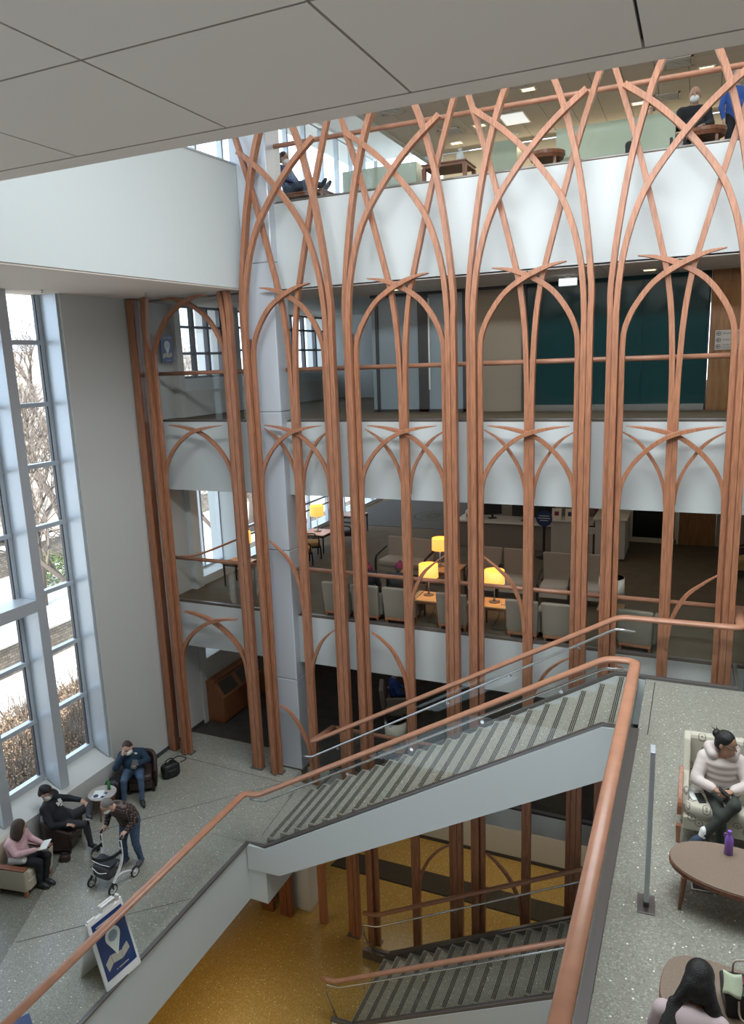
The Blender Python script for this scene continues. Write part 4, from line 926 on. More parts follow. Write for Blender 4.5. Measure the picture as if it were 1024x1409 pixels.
b = MB().use('navy').lathe([(0, 0), (.05, 0), (.05, .012), (0, .014)], seg=20); o = b.build('coaster', None, loc=(-11.12, 10.24, F + .516), smooth=False); tag(o, 'dark blue round coaster on the papers of the round table', 'coaster')
def soft_bag(label, loc, rz, w, d, h, m='black', name='bag', handle=True):
    t = thing(name, label, 'bag', loc, rz)
    b = MB().use(m).cushion((0, 0, h / 2), w, d, h, e=.5, nu=20, nv=10); 
    rr = random.Random(3); b.v = [(x + rr.uniform(-.012, .012), y + rr.uniform(-.012, .012), z if z < .02 else z + rr.uniform(-.015, .01)) for x, y, z in b.v]
    b.build('body', None, t, smooth=True)
    MB().use(m).cushion((0, -d * .42, h * .38), w * .6, d * .3, h * .5, e=.5).build('pocket', None, t, smooth=True)
    if handle: MB().use(m).tube(catmull([(-w * .22, 0, h * .92), (-w * .18, .01, h * 1.22), (w * .18, .01, h * 1.22), (w * .22, 0, h * .92)], 5), .012, 6).build('handle', None, t, smooth=True)
    return t
soft_bag('black bag slumped on floor behind the chair of the navy hoodie', (-10.72, 12.1, F), 1.1, .42, .25, .34)
soft_bag('black padded bag and coat heaped between round table and chair arm', (-11.25, 10.92, F), .3, .40, .36, .50, handle=False)
b = MB().use('black').tube(catmull([(-10.78, 12.15, F + .33), (-10.62, 12.3, F + .42), (-10.45, 12.35, F + .36), (-10.5, 12.2, F + .34)], 5), .012, 6)
o = b.build('bag_strap', None, smooth=True); tag(o, 'thin black strap arching off the bag behind the chair', 'strap')
soft_bag('small dark handbag on the floor ahead of the woman in pink', (-10.72, 8.95, F), .4, .2, .10, .14, 'brown_leather')
# ---- rollator
t = thing('rollator', 'white framed four-wheeled walker with black bag pushed by the plaid man', 'walker', (-9.43, 8.80, F), -.04); t.scale = (.95, .95, .95)
# local: the walker points to -Y; handles at +Y
for s in (-1, 1):
    MB().use('white_plastic').sweep(catmull([(s * .25, .10, .93), (s * .25, .10, .6), (s * .25, .02, .40), (s * .25, -.20, .16)], 5), [(-.014, -.028), (.014, -.028), (.014, .028), (-.014, .028)], up=(1, 0, 0)).build('side_frame', None, t, bevel=.005)
    MB().use('white_plastic').sweep(catmull([(s * .25, -.12, .27), (s * .26, .05, .27), (s * .27, .22, .20), (s * .28, .32, .12)], 4), [(-.012, -.02), (.012, -.02), (.012, .02), (-.012, .02)], up=(1, 0, 0)).build('rear_strut', None, t, bevel=.004)
    MB().use('black').tube(arc_corner([(s * .25, .10, .80), (s * .25, .10, .98), (s * .25, .30, .99)], .06), .02, 8).build('handle', None, t, smooth=True)
    MB().use('black').tube([(s * .25, .16, .93), (s * .25, .30, .93)], .007, 6).build('brake_lever', None, t)
    MB().use('black').box(s * .25 - .02, .07, .66, s * .25 + .02, .13, .74).build('clamp', None, t, bevel=.005)
    for y, x in ((-.22, s * .27), (.34, s * .29)):
        R = .105
        w = MB().use('black').lathe([(R - .022, -.017), (R, -.014), (R, .014), (R - .022, .017), (R - .022, -.017)], (x, y, R), 28, M=RY(PI / 2)).build('wheel', None, t, smooth=False)
        b = MB().use('white_plastic').lathe([(R - .03, -.01), (R - .021, -.01), (R - .021, .01), (R - .03, .01), (R - .03, -.01)], (x, y, R), 24, M=RY(PI / 2)).lathe([(0, -.02), (.02, -.02), (.02, .02), (0, .02)], (x, y, R), 12, M=RY(PI / 2))
        for k in range(6):
            a = k * PI / 3; b.tube([(x, y + .015 * math.cos(a), R + .015 * math.sin(a)), (x, y + (R - .03) * math.cos(a), R + (R - .03) * math.sin(a))], .006, 5)
        b.build('wheel_rim', None, w)
    MB().use('black').tube(arc_corner([(s * .25, -.20, .20), (s * .27, -.22, .24), (s * .29, -.22, .105)], .03), .014, 6).build('fork', None, t)
MB().use('black').box(-.24, -.20, .52, .24, .06, .545).build('seat', None, t, bevel=.01)
MB().use('dark_grey').cushion((0, -.12, .38), .44, .26, .28, e=.45).build('pouch', None, t, smooth=True)
MB().use('white_plastic').tube(catmull([(-.18, -.245, .44), (0, -.27, .40), (.18, -.245, .44)], 6), .008, 6).build('reflective_piping', None, t, smooth=True)
MB().use('white_plastic').tube(catmull([(-.22, -.20, .56), (0, -.215, .555), (.22, -.20, .56)], 6), .008, 6).build('reflective_piping', None, t, smooth=True)
MB().use('black').sweep(catmull([(-.25, .10, .70), (-.25, -.12, .72), (-.14, -.27, .72), (.0, -.31, .72), (.14, -.27, .72), (.25, -.12, .72), (.25, .10, .70)], 5), [(-.006, -.035), (.006, -.035), (.006, .035), (-.006, .035)]).build('back_strap', None, t)
# ---- A-frame sign
t = thing('sandwich_board', 'white plastic sandwich board with blue map-pin poster beside the glass', 'sign', (-8.0, 7.25, F), PI / 2 - .12)
# local: width along X (+X maps to world +Y), poster faces -Y (world +X)
W_, H_ = .66, 1.10
for s in (-1, 1):
    tilt = .27
    M = Matrix.Translation((0, s * .30, 0)) @ RX(s * tilt)
    pn = MB().use('white_plastic').box(-W_ / 2, -.02, 0, W_ / 2, .02, H_, M).build('panel', None, t, bevel=.012)
    for x0, x1 in ((-.31, -.17), (-.05, .17), (.24, .33)): MB().use('white_plastic').box(x0, -.018, H_, x1, .018, H_ + .03, M).build('hinge_grip', None, t, bevel=.006)
    for x in (-.05, .17, .26): 
        MB().use('white_plastic').box(x - .018, -.018, H_ + .02, x + .018, .018, H_ + .12, M).build('grip_post', None, t, bevel=.006)
    MB().use('white_plastic').box(-.07, -.018, H_ + .10, .19, .018, H_ + .135, M).build('grip_bar', None, t, bevel=.006)
M = Matrix.Translation((0, -.30, 0)) @ RX(-.27)
MB().use('sign_blue').box(-.28, -.026, .14, .28, -.021, H_ - .06, M).build('poster', None, t)
poster_art(t, .56, .90, M @ Matrix.Translation((-.28, -.021, .15)), y=-.009)
MB().use('white_plastic').box(-.015, -.2, .30, .015, .2, .33).build('spreader', None, t)
MB().use('white_plastic').box(.24, -.2, .30, .27, .2, .33).build('spreader', None, t)
n = 12; pts = [(0, 0)] + [(.2 * math.cos(PI / 2 * i / n), .2 * math.sin(PI / 2 * i / n)) for i in range(n + 1)]
# ---- landing: sofa, tables, stanchion
F = L2
t = thing('settee', 'patterned cream high-back settee under the woman in pale puffer jacket', 'sofa', (.82, 8.52, F), PI)
B = lambda n, b, bv=.03, sm=False: b.build(n, None, t, bevel=bv, smooth=sm)
w, d = 1.62, .82
B('seat', MB().use('sofa_fabric').cushion((-.0, .06, .42), w - .12, d - .14, .17, e=.2, nu=28), 0, True)
B('seat_frame', MB().use('sofa_fabric').box(-w / 2 + .05, -d / 2 + .1, .20, w / 2 - .05, d / 2 - .02, .36), .015)
M = Matrix.Translation((0, -d / 2 + .12, .36)) @ RX(.14)
B('backrest', MB().use('sofa_fabric').box(-w / 2 + .05, -.08, 0, w / 2 - .05, .08, .66, M), .05)
for s in (-1, 1):
    x = s * (w / 2 - .01)
    fr = lambda u, v, dd: (dd, u, v)
    B('wing', MB().use('sofa_fabric').prism([(-.33, .2), (.30, .2), (.30, .46), (.22, .60), (-.02, .70), (-.22, 1.0), (-.40, 1.02)], min(x - s * .09, x - s * .01), max(x - s * .09, x - s * .01), fr), .02)
    B('arm_post', MB().use('cherry').sweep(catmull([(x, d / 2 - .05, .36), (x, d / 2 - .06, .50), (x, d / 2 - .20, .62), (x, d / 2 - .38, .76)], 4), [(-.022, -.024), (.022, -.024), (.022, .024), (-.022, .024)], up=(1, 0, 0)), .006)
    for y in (d / 2 - .06, -d / 2 + .08): B('leg', MB().use('cherry').hexa([(x - .018, y - .018, 0), (x + .018, y - .018, 0), (x + .018, y + .018, 0), (x - .018, y + .018, 0)], [(x - .028, y - .028, .22), (x + .028, y - .028, .22), (x + .028, y + .028, .22), (x - .028, y + .028, .22)]), 0)
def oval_table(label, loc, rz, a, b_, h, ex=2.6, top='table_laminate'):
    t = thing('coffee_table', label, 'table', loc, rz); n = 44; pts = []
    for i in range(n):
        c, s = math.cos(2 * PI * i / n), math.sin(2 * PI * i / n); pts.append((a * math.copysign(abs(c) ** (2 / ex), c), b_ * math.copysign(abs(s) ** (2 / ex), s)))
    fz = lambda u, v, dd: (u, v, dd)
    MB().use('dark_cherry').prism(pts, h - .06, h - .012, fz).build('rim', None, t, bevel=.006)
    MB().use(top).prism([(u * .985, v * .985) for u, v in pts], h - .0118, h, fz).build('tabletop', None, t)
    for sx in (-1, 1):
        for sy in (-1, 1):
            x, y = sx * a * .72, sy * b_ * .72
            MB().use('dark_cherry').tube([(x, y, h - .06), (x * 1.06, y * 1.06, 0)], .028, 6, taper=[1, .6]).build('leg', None, t)
    return t
oval_table('oval brown coffee table with purple bottle in front of the settee', (.60, 7.28, F), -.12, .66, .38, .42, 2.2)
oval_table('brown table with handbag in front of the long-haired woman', (.42, 5.56, F), -.1, .48, .36, .46, 3.2)
t = jug('purple plastic water bottle standing on the oval coffee table', (.50, 7.52, F + .4205), 'purple_bottle', .042, .26, 'purple_bottle')
MB().use('purple_bottle').tube(catmull([(-.02, -.035, .235), (-.045, -.04, .25), (-.05, -.03, .215), (-.03, -.03, .205)], 5), .006, 6).build('carry_loop', None, t, smooth=True)
t = thing('floor_grate', 'small square metal floor outlet under the oval coffee table', 'floor outlet', (.30, 7.50, F + .0015), .1)
MB().use('steel').box(-.14, -.1, 0, .14, .1, .008).build('frame', None, t, bevel=.002); MB().use('dark_grey').box(-.12, -.08, .0082, .12, .08, .010).build('lid', None, t)
t = thing('sign_stanchion', 'thin metal floor sign seen edge-on beside the landing glass', 'sign', (-.245, 7.0, F), .06)
MB().use('bronze_metal').box(-.085, -.14, 0, .085, .14, .012).build('base_plate', None, t, bevel=.003); MB().use('bronze_metal').box(-.028, -.05, .012, .028, .05, .10).build('socket', None, t, bevel=.003)
MB().use('window_metal').prism([(-.10, .10), (.14, .10), (.14, 1.62), (.06, 1.74), (-.10, 1.74)], -.024, .024, lambda u, v, dd: (dd, u, v)).build('panel', None, t, bevel=.005)
# handbag on the second table
t = thing('handbag', 'black open handbag with tan handles on the near brown table', 'bag', (.58, 5.52, F + .4605), .15)
b = MB().use('black'); b.hexa([(-.18, -.12, 0), (.18, -.12, 0), (.18, .12, 0), (-.18, .12, 0)], [(-.20, -.10, .20), (.20, -.10, .20), (.20, .14, .20), (-.20, .14, .20)]); b.build('body', None, t, bevel=.02)
for y in (-.105, .135): MB().use('cream_leather').tube(catmull([(-.1, y - .01, .16), (-.09, y - .06, .06), (.0, y - .08, .02), (.09, y - .06, .06), (.1, y - .01, .16)], 5) if y < 0 else catmull([(-.1, y, .19), (-.08, y, .30), (.08, y, .30), (.1, y, .19)], 5), .008, 6).build('handle', None, t, smooth=True)
MB().use('maroon').box(-.16, .0, .2, .14, .08, .215).build('lining', None, t, bevel=.004)
mat('pale_green_paper', (.62, .70, .50), .8)
b = MB().use('pale_green_paper'); v = []; n = 7
for j in range(n):
    for i in range(n):
        u, w_ = i / (n - 1), j / (n - 1); v.append((-.06 + .13 * u + .01 * math.sin(3 * w_), -.05 + .10 * w_, .09 + .12 * w_ + .012 * math.sin(5 * u + 2 * w_)))
b.add(v, [(j * n + i, j * n + i + 1, (j + 1) * n + i + 1, (j + 1) * n + i) for j in range(n - 1) for i in range(n - 1)])
o = b.build('napkin', None, smooth=True, loc=(.44, 5.42, F + .58)); sm = o.modifiers.new('s', 'SOLIDIFY'); sm.thickness = .006; tag(o, 'crumpled pale green paper sticking out of the black handbag', 'paper')
arm_chair_wood('wooden-armed chair under the long-haired woman at the bottom edge', (.13, 4.62, F), 0, .72, .66, wd='cherry', name='visitor_chair', hb=.74)

for l, x, y in (('small ceiling sprinkler in the left soffit above the tall windows', -11.3, 10.6), ('small ceiling sprinkler in the left soffit near the first wooden posts', -10.4, 12.4)):
    t = thing('sprinkler', l, 'sprinkler', (x, y, 14.489)); MB().use('steel').lathe([(0, -.05), (.03, -.05), (.03, -.045), (.012, -.04), (.012, -.008), (.04, -.006), (.04, -.0005), (0, -.0005)], seg=14).build('head', None, t)
b = MB().use('sign_blue').prism([(0, 0), (.12, 0)] + [(.12 + .14 * math.sin(a), .14 - .14 * math.cos(a)) for a in [PI / 2 * k / 8 for k in range(9)]] + [(.26, .5), (0, .5)], 0, .004, lambda u, v, d: (v, u, d))
o = b.build('floor_marker', None, loc=(-8.14, 5.93, L1 + .0015), rz=2.6); tag(o, 'blue flat floor marker with one rounded corner at the bottom edge', 'floor marker')
# ------------------------------------------------------------------ people: one continuous skinned surface per body
mat('skin_light', (.55, .34, .25), .55); mat('skin_mid', (.40, .22, .145), .55); mat('skin_dark', (.16, .085, .055), .55)
mat('lips', (.35, .12, .10), .5); mat('eye_dark', (.02, .015, .012), .3)
mat('mask_white', (.75, .76, .74), .8); mat('hair_brown', (.055, .032, .02), .55, bump=(160, .5)); mat('hair_black', (.006, .005, .005), .4, bump=(160, .4)); mat('hair_grey', (.22, .20, .19), .7, bump=(160, .5))
mat('cloth_black', (.012, .013, .018), .85); mat('cloth_charcoal', (.03, .03, .034), .85); mat('cloth_navy', (.012, .035, .065), .85); mat('denim', (.06, .10, .17), .85, noise=(30, .25)); mat('denim_dark', (.035, .05, .085), .85)
mat('cloth_pink', (.62, .40, .42), .85, noise=(40, .18)); mat('cloth_rose', (.56, .45, .46), .8); mat('cloth_white', (.72, .72, .70), .8); mat('cloth_puffer', (.62, .54, .50), .6); mat('cloth_olive', (.035, .04, .032), .8)
mat('cloth_blue', (.03, .10, .38), .8); mat('cloth_red', (.40, .02, .03), .8); mat('shoe_dark', (.02, .02, .024), .5); mat('shoe_grey', (.07, .07, .075), .6); mat('sole_white', (.7, .7, .68), .5); mat('cap_black', (.01, .01, .011), .7); mat('blue_jacket', (.03, .06, .15), .6)
m = mat('plaid', (.05, .03, .025), .85); t_ = m.node_tree; b_ = t_.nodes['Principled BSDF']
tc = t_.nodes.new('ShaderNodeTexCoord'); outs = []
for ax, sc in (('X', 22), ('Z', 18)):
    w = t_.nodes.new('ShaderNodeTexWave'); w.bands_direction = ax; w.inputs['Scale'].default_value = sc / 2.2; w.inputs['Distortion'].default_value = 1.5; w.inputs['Detail'].default_value = 1
    t_.links.new(tc.outputs['Object'], w.inputs['Vector']); outs.append(w.outputs['Fac'])
mu = t_.nodes.new('ShaderNodeMath'); mu.operation = 'MULTIPLY'; t_.links.new(outs[0], mu.inputs[0]); t_.links.new(outs[1], mu.inputs[1])
rp = t_.nodes.new('ShaderNodeValToRGB'); e = rp.color_ramp.elements; e[0].position = .1; e[0].color = (.025, .016, .014, 1); e[1].position = .85; e[1].color = (.27, .21, .18, 1); x = e.new(.4); x.color = (.07, .038, .03, 1)
t_.links.new(mu.outputs[0], rp.inputs['Fac']); t_.links.new(rp.outputs['Color'], b_.inputs['Base Color'])

def sdf_prim(p, X):
    k = p[0]
    if k == 'c':
        a, ra, b, rb = np.array(p[1]), p[2], np.array(p[3]), p[4]
        ba = b - a; pa = X - a; h = np.clip(pa @ ba / max(1e-9, ba @ ba), 0, 1)
        return np.linalg.norm(pa - h[..., None] * ba, axis=-1) - (ra + (rb - ra) * h)
    c, r, M = np.array(p[1]), np.array(p[2]), p[3]
    q = X - c
    if M is not None: q = q @ M          # columns of M are the ellipsoid axes
    k0 = np.linalg.norm(q / r, axis=-1); k1 = np.linalg.norm(q / (r * r), axis=-1)
    return k0 * (k0 - 1) / np.maximum(k1, 1e-6)
def sdf_mesh(name, prims, parent, vox=.010, smooth_iter=1):
    lo = np.full(3, 1e9); hi = np.full(3, -1e9)
    def bb(p):
        if p[0] == 'c':
            r = max(p[2], p[4]); return np.minimum(p[1], p[3]) - r, np.maximum(p[1], p[3]) + r
        r = max(p[2]); return np.array(p[1]) - r, np.array(p[1]) + r
    for p in prims:
        a, b = bb(p); lo = np.minimum(lo, a); hi = np.maximum(hi, b)
    lo -= 3 * vox; hi += 3 * vox; n = np.ceil((hi - lo) / vox).astype(int) + 1
    V = np.full(n, 1.0, np.float32)
    for p in prims:
        k = p[-1]; a, b = bb(p); i0 = np.maximum(0, np.floor((a - lo - k) / vox).astype(int) - 2); i1 = np.minimum(n, np.ceil((b - lo + k) / vox).astype(int) + 3)
        g = np.stack(np.meshgrid(*[lo[q] + vox * np.arange(i0[q], i1[q]) for q in range(3)], indexing='ij'), -1)
        d = sdf_prim(p, g).astype(np.float32); s = tuple(slice(i0[q], i1[q]) for q in range(3)); o = V[s]
        if k > 0:
            h = np.clip(.5 + .5 * (o - d) / k, 0, 1); V[s] = o * (1 - h) + d * h - k * h * (1 - h)
        else: V[s] = np.minimum(o, d)
    ins = V < 0
    c = np.zeros(n - 1, int)
    for dx in (0, 1):
        for dy in (0, 1):
            for dz in (0, 1): c += ins[dx:n[0] - 1 + dx, dy:n[1] - 1 + dy, dz:n[2] - 1 + dz]
    act = (c > 0) & (c < 8); idx = np.full(n - 1, -1); ii = np.argwhere(act); idx[act] = np.arange(len(ii))
    acc = np.zeros((len(ii), 3)); cnt = np.zeros(len(ii)); cor = [(a, b, d) for a in (0, 1) for b in (0, 1) for d in (0, 1)]
    for a in cor:
        for q in range(3):
            if a[q] == 0:
                b = list(a); b[q] = 1
                va = V[ii[:, 0] + a[0], ii[:, 1] + a[1], ii[:, 2] + a[2]]; vb = V[ii[:, 0] + b[0], ii[:, 1] + b[1], ii[:, 2] + b[2]]
                m = (va < 0) != (vb < 0); t = np.where(m, va / np.where(m, va - vb, 1), 0)
                pos = np.array(a, float)[None] + t[:, None] * np.eye(3)[q][None]; acc += np.where(m[:, None], pos, 0); cnt += m
    P = lo + vox * (ii + acc / cnt[:, None]); F = []
    for q in range(3):
        u, w = (q + 1) % 3, (q + 2) % 3
        sl0 = [slice(1, n[k] - 1) for k in range(3)]; sl1 = list(sl0); sl1[q] = slice(2, n[q]); sl0[q] = slice(1, n[q] - 1)
        A = ins[tuple(sl0)]; B = ins[tuple(sl1)]; e = np.argwhere(A != B) + 1; fl = A[A != B]
        def cell(du, dw): k = e.copy(); k[:, u] -= du; k[:, w] -= dw; return idx[k[:, 0], k[:, 1], k[:, 2]]
        Q = np.stack([cell(1, 1), cell(0, 1), cell(0, 0), cell(1, 0)], 1); Q[~fl] = Q[~fl][:, ::-1]; F.append(Q)
    F = np.concatenate(F); F = F[(F >= 0).all(1)]
    FC = P[F].mean(1); best = np.full(len(FC), 1e9); lab = np.zeros(len(FC), int); ms = []
    for p in prims:
        mn = p[-2]
        if mn not in ms: ms.append(mn)
        d = sdf_prim(p, FC); w = d < best; best[w] = d[w]; lab[w] = ms.index(mn)
    me = bpy.data.meshes.new(name); me.from_pydata(P.tolist(), [], F.tolist())
    for q in ms: me.materials.append(MATS[q])
    me.polygons.foreach_set('material_index', lab.astype(np.int32)); me.polygons.foreach_set('use_smooth', np.ones(len(F), bool)); me.update()
    bm = bmesh.new(); bm.from_mesh(me)
    for _ in range(smooth_iter): bmesh.ops.smooth_vert(bm, verts=bm.verts, factor=.4, use_axis_x=True, use_axis_y=True, use_axis_z=True)
    bm.to_mesh(me); bm.free()
    o = bpy.data.objects.new(name, me); COL.objects.link(o); o.parent = parent; return o
def nrm(v): v = np.array(v, float); return v / np.linalg.norm(v)
def frame(f, up=(0, 0, 1)):
    f = nrm(f); r = nrm(np.cross(f, up)); return np.stack([r, f, np.cross(r, f)], 1)      # columns right, forward, up
def SIT(hz=.45, **kw):
    J = dict(pel=(0, -.06, hz + .10), bel=(0, -.07, hz + .25), che=(0, -.10, hz + .42), nek=(0, -.09, hz + .58), hed=(0, -.05, hz + .74), look=(0, 1, -.1), hup=(0, 0, 1),
             shR=(.185, -.10, hz + .52), elR=(.25, .03, hz + .27), wrR=(.13, .25, hz + .20), hdR=(-.5, .8, -.1), shL=(-.185, -.10, hz + .52), elL=(-.25, .03, hz + .27), wrL=(-.13, .25, hz + .20), hdL=(.5, .8, -.1), pnR=(0, 0, -1), pnL=(0, 0, -1),
             hiR=(.09, -.04, hz + .08), knR=(.12, .42, hz + .06), anR=(.12, .42, .10), toR=(.13, .58, .045), hiL=(-.09, -.04, hz + .08), knL=(-.12, .42, hz + .06), anL=(-.12, .42, .10), toL=(-.13, .58, .045))
    J.update(kw); return J
def STAND(**kw):
    J = dict(pel=(0, 0, .93), bel=(0, .01, 1.08), che=(0, 0, 1.27), nek=(0, 0, 1.44), hed=(0, .03, 1.60), look=(0, 1, -.1), hup=(0, 0, 1),
             shR=(.19, 0, 1.39), elR=(.25, -.02, 1.11), wrR=(.25, .08, .88), hdR=(0, .2, -1), shL=(-.19, 0, 1.39), elL=(-.25, -.02, 1.11), wrL=(-.25, .08, .88), hdL=(0, .2, -1), pnR=(-1, 0, 0), pnL=(1, 0, 0),
             hiR=(.09, 0, .90), knR=(.10, .02, .50), anR=(.10, -.01, .09), toR=(.12, .15, .04), hiL=(-.09, 0, .90), knL=(-.10, .02, .50), anL=(-.10, -.01, .09), toL=(-.12, .15, .04))
    J.update(kw); return J
def body(label, loc, rz, J, top='cloth_black', pants='denim', shoe='shoe_dark', skin='skin_light', sole=None, sc=1.0, vox=.0105, girth=1.0, bulk=1.0, hair=None, hairm='hair_brown', mask=True, cap=None, extra=(), puffer=False, curl=.6, sleeve=1.0, glasses=False, hscale=1.1):
    t = thing('person', label, 'person', loc, rz, None); t.scale = (sc, sc, sc)
    A = lambda k: np.array(J[k], float); pr = []
    def c(a, ra, b, rb, m, k=.02): pr.append(('c', np.array(a, float), ra, np.array(b, float), rb, m, k))
    def el(p, r, M, m, k=.02): pr.append(('e', np.array(p, float), np.array(r, float), M, m, k))
    g = girth
    # torso
    hx = nrm(A('shR') - A('shL')); tup = nrm(A('nek') - A('pel')); fy = nrm(np.cross(tup, hx)); T = np.stack([hx, fy, nrm(np.cross(hx, fy))], 1)
    el(A('pel'), (.165 * g, .125 * g, .13), T, pants, .03)
    el(A('bel'), (.155 * g, .118 * g, .15), T, top, .05); el(A('che'), (.175 * g, .118 * g, .19), T, top, .05)
    c(A('shL'), .068 * bulk, A('shR'), .068 * bulk, top, .05)
    c(A('pel') + (A('bel') - A('pel')) * .25, .145 * g, A('bel'), .145 * g, top, .03)
    if puffer:
        for q in range(5):
            p = A('pel') + (A('nek') - A('pel')) * (.12 + .17 * q); el(p, (.192 * g, .143 * g, .072), T, top, .035)
    c(A('nek') - tup * .03, .055, A('hed') - T[:, 2] * .05, .052, skin, .03)
    H = frame(J['look'], J['hup']); hs = hscale; hd = A('hed'); at = lambda x, y, z: hd + H @ np.array((x, y, z)) * hs
    S3 = lambda *r: tuple(hscale * q_ for q_ in r)
    el(at(0, -.008, .025), S3(.074, .094, .098), H, skin, .0); el(at(0, .028, -.055), S3(.056, .062, .066), H, skin, .03)
    c(at(0, .088, .012), .009, at(0, .104, -.018), .013, skin, .01)
    for s in (-1, 1):
        el(at(s * .076, -.01, -.005), (.012, .024, .034), H, skin, .006); el(at(s * .03, .083, .018), (.013, .008, .007), H, 'eye_dark', 0)
        c(at(s * .018, .088, .038), .005, at(s * .046, .080, .038), .004, hairm, 0)
    el(at(0, .088, -.055), (.023, .010, .008), H, 'lips', 0)
    # limbs
    for s in 'RL':
        sh, e_, w = A('sh' + s), A('el' + s), A('wr' + s)
        c(sh, .066 * bulk, e_, .050 * bulk, top, .03); c(e_, .051 * bulk, w - (w - e_) * .1, .038 * bulk * sleeve, top, .015); c(w - (w - e_) * .12, .028, w, .026, skin, .0)
        if puffer:
            for q in range(4):
                p = sh + (e_ - sh) * (q + .4) / 4; el(p, (.068, .068, .068), None, top, .03); p = e_ + (w - e_) * (q + .3) / 4.4; el(p, (.056,) * 3, None, top, .03)
        d = nrm(J['hd' + s]); pn = np.array(J['pn' + s], float); pn = nrm(pn - d * (pn @ d)); sd = np.cross(d, pn); Hm = np.stack([sd, d, pn], 1)
        el(w + d * .045, (.040, .052, .019), Hm, skin, .012)
        th = 1 if ((sd @ hx) < 0) == (s == 'R') else -1        # thumb on the inner side
        for q, L in enumerate((.072, .080, .074, .058)):
            b0 = w + d * .085 + sd * (th * (1.5 - q) * .0205); d1 = nrm(d + sd * th * (1.5 - q) * .10 + pn * curl * .5); d2 = nrm(d + pn * curl * 1.6)
            c(b0, .0098, b0 + d1 * L * .55, .0092, skin, 0.004); c(b0 + d1 * L * .55, .0092, b0 + d1 * L * .55 + d2 * L * .5, .0082, skin, 0.002)
        b0 = w + d * .03 + sd * th * .033; d1 = nrm(d * .8 + sd * th * .75 + pn * .3); d2 = nrm(d + sd * th * .25 + pn * .5)
        c(b0, .012, b0 + d1 * .038, .0105, skin, .006); c(b0 + d1 * .038, .0105, b0 + d1 * .038 + d2 * .03, .009, skin, .002)
        hi, kn, an, to = A('hi' + s), A('kn' + s), A('an' + s), A('to' + s)
        c(hi, .092 * g, kn, .064, pants, .03); c(kn, .064, kn + (an - kn) * .35, .06, pants, .02); c(kn + (an - kn) * .35, .06, an + (kn - an) * .06, .048, pants, .02)
        fd = nrm(to - an); c(an + (kn - an) * .02, .036, an, .036, shoe, .01); c(an - fd * .03 + np.array((0, 0, -.03)) * (abs(fd[2]) < .7), .042, an + (to - an) * .55, .043, shoe, .02); c(an + (to - an) * .5, .044, to, .036, shoe, .02)
        if sole:
            up_ = nrm(np.cross(np.cross(fd, kn - an), fd)); c(an - fd * .05 - up_ * .052, .018, to + fd * .012 - up_ * .022, .018, sole, 0); c(an - fd * .03 - up_ * .05, .026, to - up_ * .022, .026, sole, 0)
    for p in extra: pr.append(p)
    sdf_mesh('body', pr, t, vox)
    def kid(n, q, v=None): return sdf_mesh(n, q, t, v or vox * .8)
    q = []
    E = lambda p, r, m, k=.02: q.append(('e', at(*p), np.array(r, float) * hscale, H, m, k)); Cc = lambda a, ra, b, rb, m, k=.01: q.append(('c', at(*a), ra, at(*b), rb, m, k))
    if hair == 'short': E((0, -.026, .045), (.081, .092, .093), hairm); E((0, -.07, .0), (.070, .045, .07), hairm); kid('hair', q)
    elif hair == 'bald': E((0, -.055, .0), (.079, .062, .062), hairm); kid('hair', q)
    elif hair == 'bob': E((0, -.026, .045), (.090, .098, .093), hairm); E((0, -.07, -.05), (.092, .055, .13), hairm, .04); [E((s * .075, -.02, -.05), (.032, .060, .125), hairm, .03) for s in (-1, 1)]; kid('hair', q)
    elif hair == 'bun': E((0, -.020, .042), (.081, .097, .090), hairm); E((0, -.05, -.01), (.081, .06, .07), hairm); E((0, -.115, .06), (.042, .036, .042), hairm, .015); Cc((0, -.10, .08), .012, (.03, -.16, .12), .004, hairm); Cc((0, -.10, .08), .012, (-.04, -.15, .11), .004, hairm); kid('hair', q)
    elif callable(hair): hair(t, at, H, kid)
    if cap == 'cap':
        q = []; E((0, -.014, .082), (.087, .103, .062), 'cap_black', 0); q.append(('e', at(0, .125, .066), np.array((.070, .085, .014)) * hscale, H @ np.array([[1, 0, 0], [0, .97, .24], [0, -.24, .97]]), 'cap_black', .01)); kid('cap', q)
        q = []; E((0, .080, .10), (.014, .014, .014), 'cloth_red', 0); kid('cap_emblem', q)
    if cap == 'beanie':
        q = []; E((0, -.015, .055), (.092, .108, .085), 'maroon', 0); E((0, -.015, .02), (.094, .11, .03), 'maroon', .01); E((0, -.02, .145), (.03, .03, .025), 'maroon', .01); kid('beanie', q)
    if mask:
        q = []; E((0, .046, -.045), (.066, .070, .056), 'mask_white', 0); Cc((.055, .05, -.03), .005, (.078, -.005, .005), .004, 'mask_white'); Cc((-.055, .05, -.03), .005, (-.078, -.005, .005), .004, 'mask_white'); kid('face_mask', q)
    if glasses:
        b = MB().use('bronze_metal')
        for s in (-1, 1): b.tube([tuple(at(s * .032 + .024 * math.cos(a), .096, .018 + .018 * math.sin(a))) for a in [2 * PI * k / 12 for k in range(12)]], .003, 5, closed=True); b.tube([tuple(at(s * .056, .094, .02)), tuple(at(s * .079, .0, .02))], .003, 5)
        b.build('glasses', None, t)
    return t
def hand_world(t, p):
    return Matrix.Translation(t.location) @ t.rotation_euler.to_matrix().to_4x4() @ Matrix.Scale(t.scale[0], 4) @ Vector(p)
def small(name, label, cat, b, loc, rot=(0, 0, 0), bevel=0):
    o = b.build(name, None, None, bevel=bevel); o.location = loc; o.rotation_euler = rot; return tag(o, label, cat)
